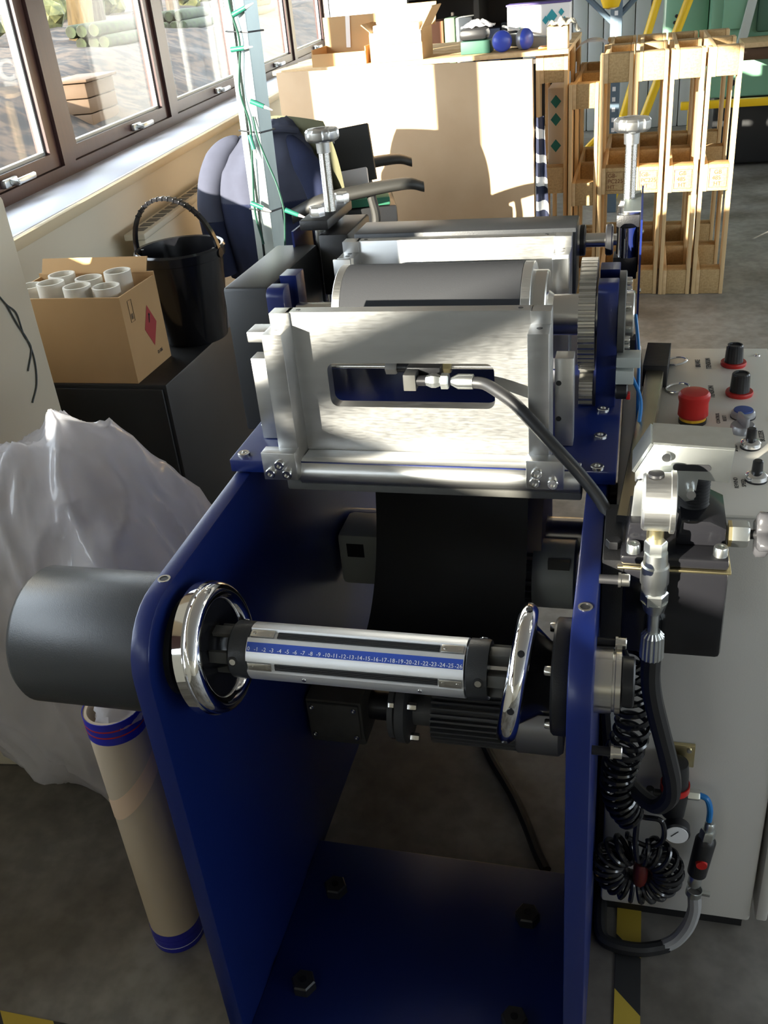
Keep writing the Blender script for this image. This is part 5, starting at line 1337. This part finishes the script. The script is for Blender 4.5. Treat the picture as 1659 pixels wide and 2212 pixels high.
for k, (x, y, l, lab) in enumerate(((.20, 6.9, .45, 'bright yellow sloping hoist leg above the pallets'), (.03, 7.4, .35, 'shaded yellow sloping hoist leg left of the bright one'))):
    tag(MB().tube([(x - l * .85, y, .0), (x + l * .9, y, 2.2)], .028, 12).build('hoist_leg', YPAINT), lab, 'hoist leg')
def film(i, j):
    a = PI * i; return Vector((-.255 - .12 * math.cos(a), 5.45 + .22 * (j - .5), .99 + .13 * math.sin(a) + .012 * noise.noise(Vector((i * 5, j * 5, 2)))))
q = MB(); q.grid(film, 24, 12); tag(q.build('shrink_wrap_roll', FILM), 'dome of clear shrink wrap on the lower pallet', 'wrap')
# dark shelving and pale panels at the far left
SH = thing('storage_shelves', 'tall dark storage shelves against the far left wall', 'shelves', (-1.3, 8.2, 0))
for x in (-1.85, -1.25, -.65): MB().box(x - .02, x + .02, 8.0, 8.5, 0, 2.3).build('shelf_upright', mat('dark_shelf', (0.05, 0.04, 0.032), .7), SH)
for z in (.3, .8, 1.3, 1.8, 2.25): MB().box(-1.85, -.65, 8.0, 8.5, z, z + .03).build('shelf_board', mat('dark_shelf', (0.05, 0.04, 0.032), .7), SH)
MB().box(-1.85, -.65, 8.48, 8.5, 0, 2.3).build('shelf_back', mat('dark_shelf', (0.05, 0.04, 0.032), .7), SH)
cols = [((.38, .30, .18), 'buff'), ((.30, .12, .06), 'rust'), ((.12, .2, .12), 'green'), ((.5, .5, .48), 'pale grey'), ((.4, .28, .12), 'tan'), ((.1, .12, .2), 'navy'), ((.02, .02, .02), 'black'), ((.6, .6, .58), 'white'), ((.35, .05, .04), 'red'), ((.05, .2, .25), 'teal'), ((.5, .4, .08), 'mustard'), ((.16, .09, .05), 'brown'), ((.2, .2, .2), 'slate'), ((.45, .2, .08), 'orange'), ((.2, .1, .22), 'plum'), ((.3, .33, .2), 'sage'), ((.6, .5, .4), 'cream'), ((.1, .05, .05), 'maroon')]
k = 0
for z in (.83, 1.33):
    x = -1.80; nk = 0
    while x < -.78:
        w = random.uniform(.08, .16); cc, cn = cols[k % 18]
        if not (x - .03 < -1.25 < x + w + .03):
            nk += 1
            tag(MB().box(x, x + w - .01, 8.06, 8.4, z, z + random.uniform(.16, .34), bev=.006).build('shelf_carton', mat('shelf_' + cn.replace(' ', '_'), cc, .8)), '%s carton on the %s board of the dark shelves' % (cn, 'lower' if z < 1 else 'upper'), 'box', 'cartons on the dark shelves')
        x += w; k += 1
WS = thing('white_screen', 'bright white panel standing at the far end of the window wall', 'panel', (-2.1, 6.9, 0))
MB().box(-2.08, -1.55, 6.9, 6.93, .25, 1.9, bev=.004).build('panel', WHITEP, WS)
for x in (-2.09, -1.55): MB().box(x - .015, x + .015, 6.89, 6.94, 0, 1.95).build('panel_post', ALU, WS)
for x in (-2.05, -1.6): MB().box(x - .02, x + .02, 6.7, 7.1, 0, .03).build('panel_foot', ALU, WS)
GD = thing('desk_gadget', 'black and white round gadget on the bench behind the low open carton', 'gadget', (-1.56, 5.35, BZ))
MB().lathe('y', (-1.56, 5.35, BZ + .085), [(-.06, .001), (-.06, .055), (-.03, .065), (.05, .06), (.06, .03)], 28).build('round_body', BLACKGLOSS, GD)
MB().tubering('y', (-1.56, 5.35, BZ + .085), .056, .036, -.068, -.059, 28).build('white_ring', WHITEP, GD)
MB().box(-1.61, -1.51, 5.30, 5.40, BZ, BZ + .03, bev=.006).build('base', WHITEP, GD)
MB().tube(spline([(-1.50, 5.35, BZ + .06), (-1.42, 5.36, BZ + .10), (-1.36, 5.38, BZ + .04)], 6), .012, 8).build('curved_arm', BLACKGLOSS, GD)
# lettering becomes plain mesh objects
bpy.context.view_layer.update()
dg = bpy.context.evaluated_depsgraph_get()
fonts = [o for o in list(COL.objects) if o.type == 'FONT']
meshes = [(o, bpy.data.meshes.new_from_object(o.evaluated_get(dg))) for o in fonts]
for o, me in meshes:
    nm = o.name.split('.')[0]; par, ml = o.parent, o.matrix_local.copy()
    bpy.data.objects.remove(o, do_unlink=True)
    n_ = bpy.data.objects.new(nm, me); COL.objects.link(n_)
    if par: n_.parent = par
    n_.matrix_local = ml
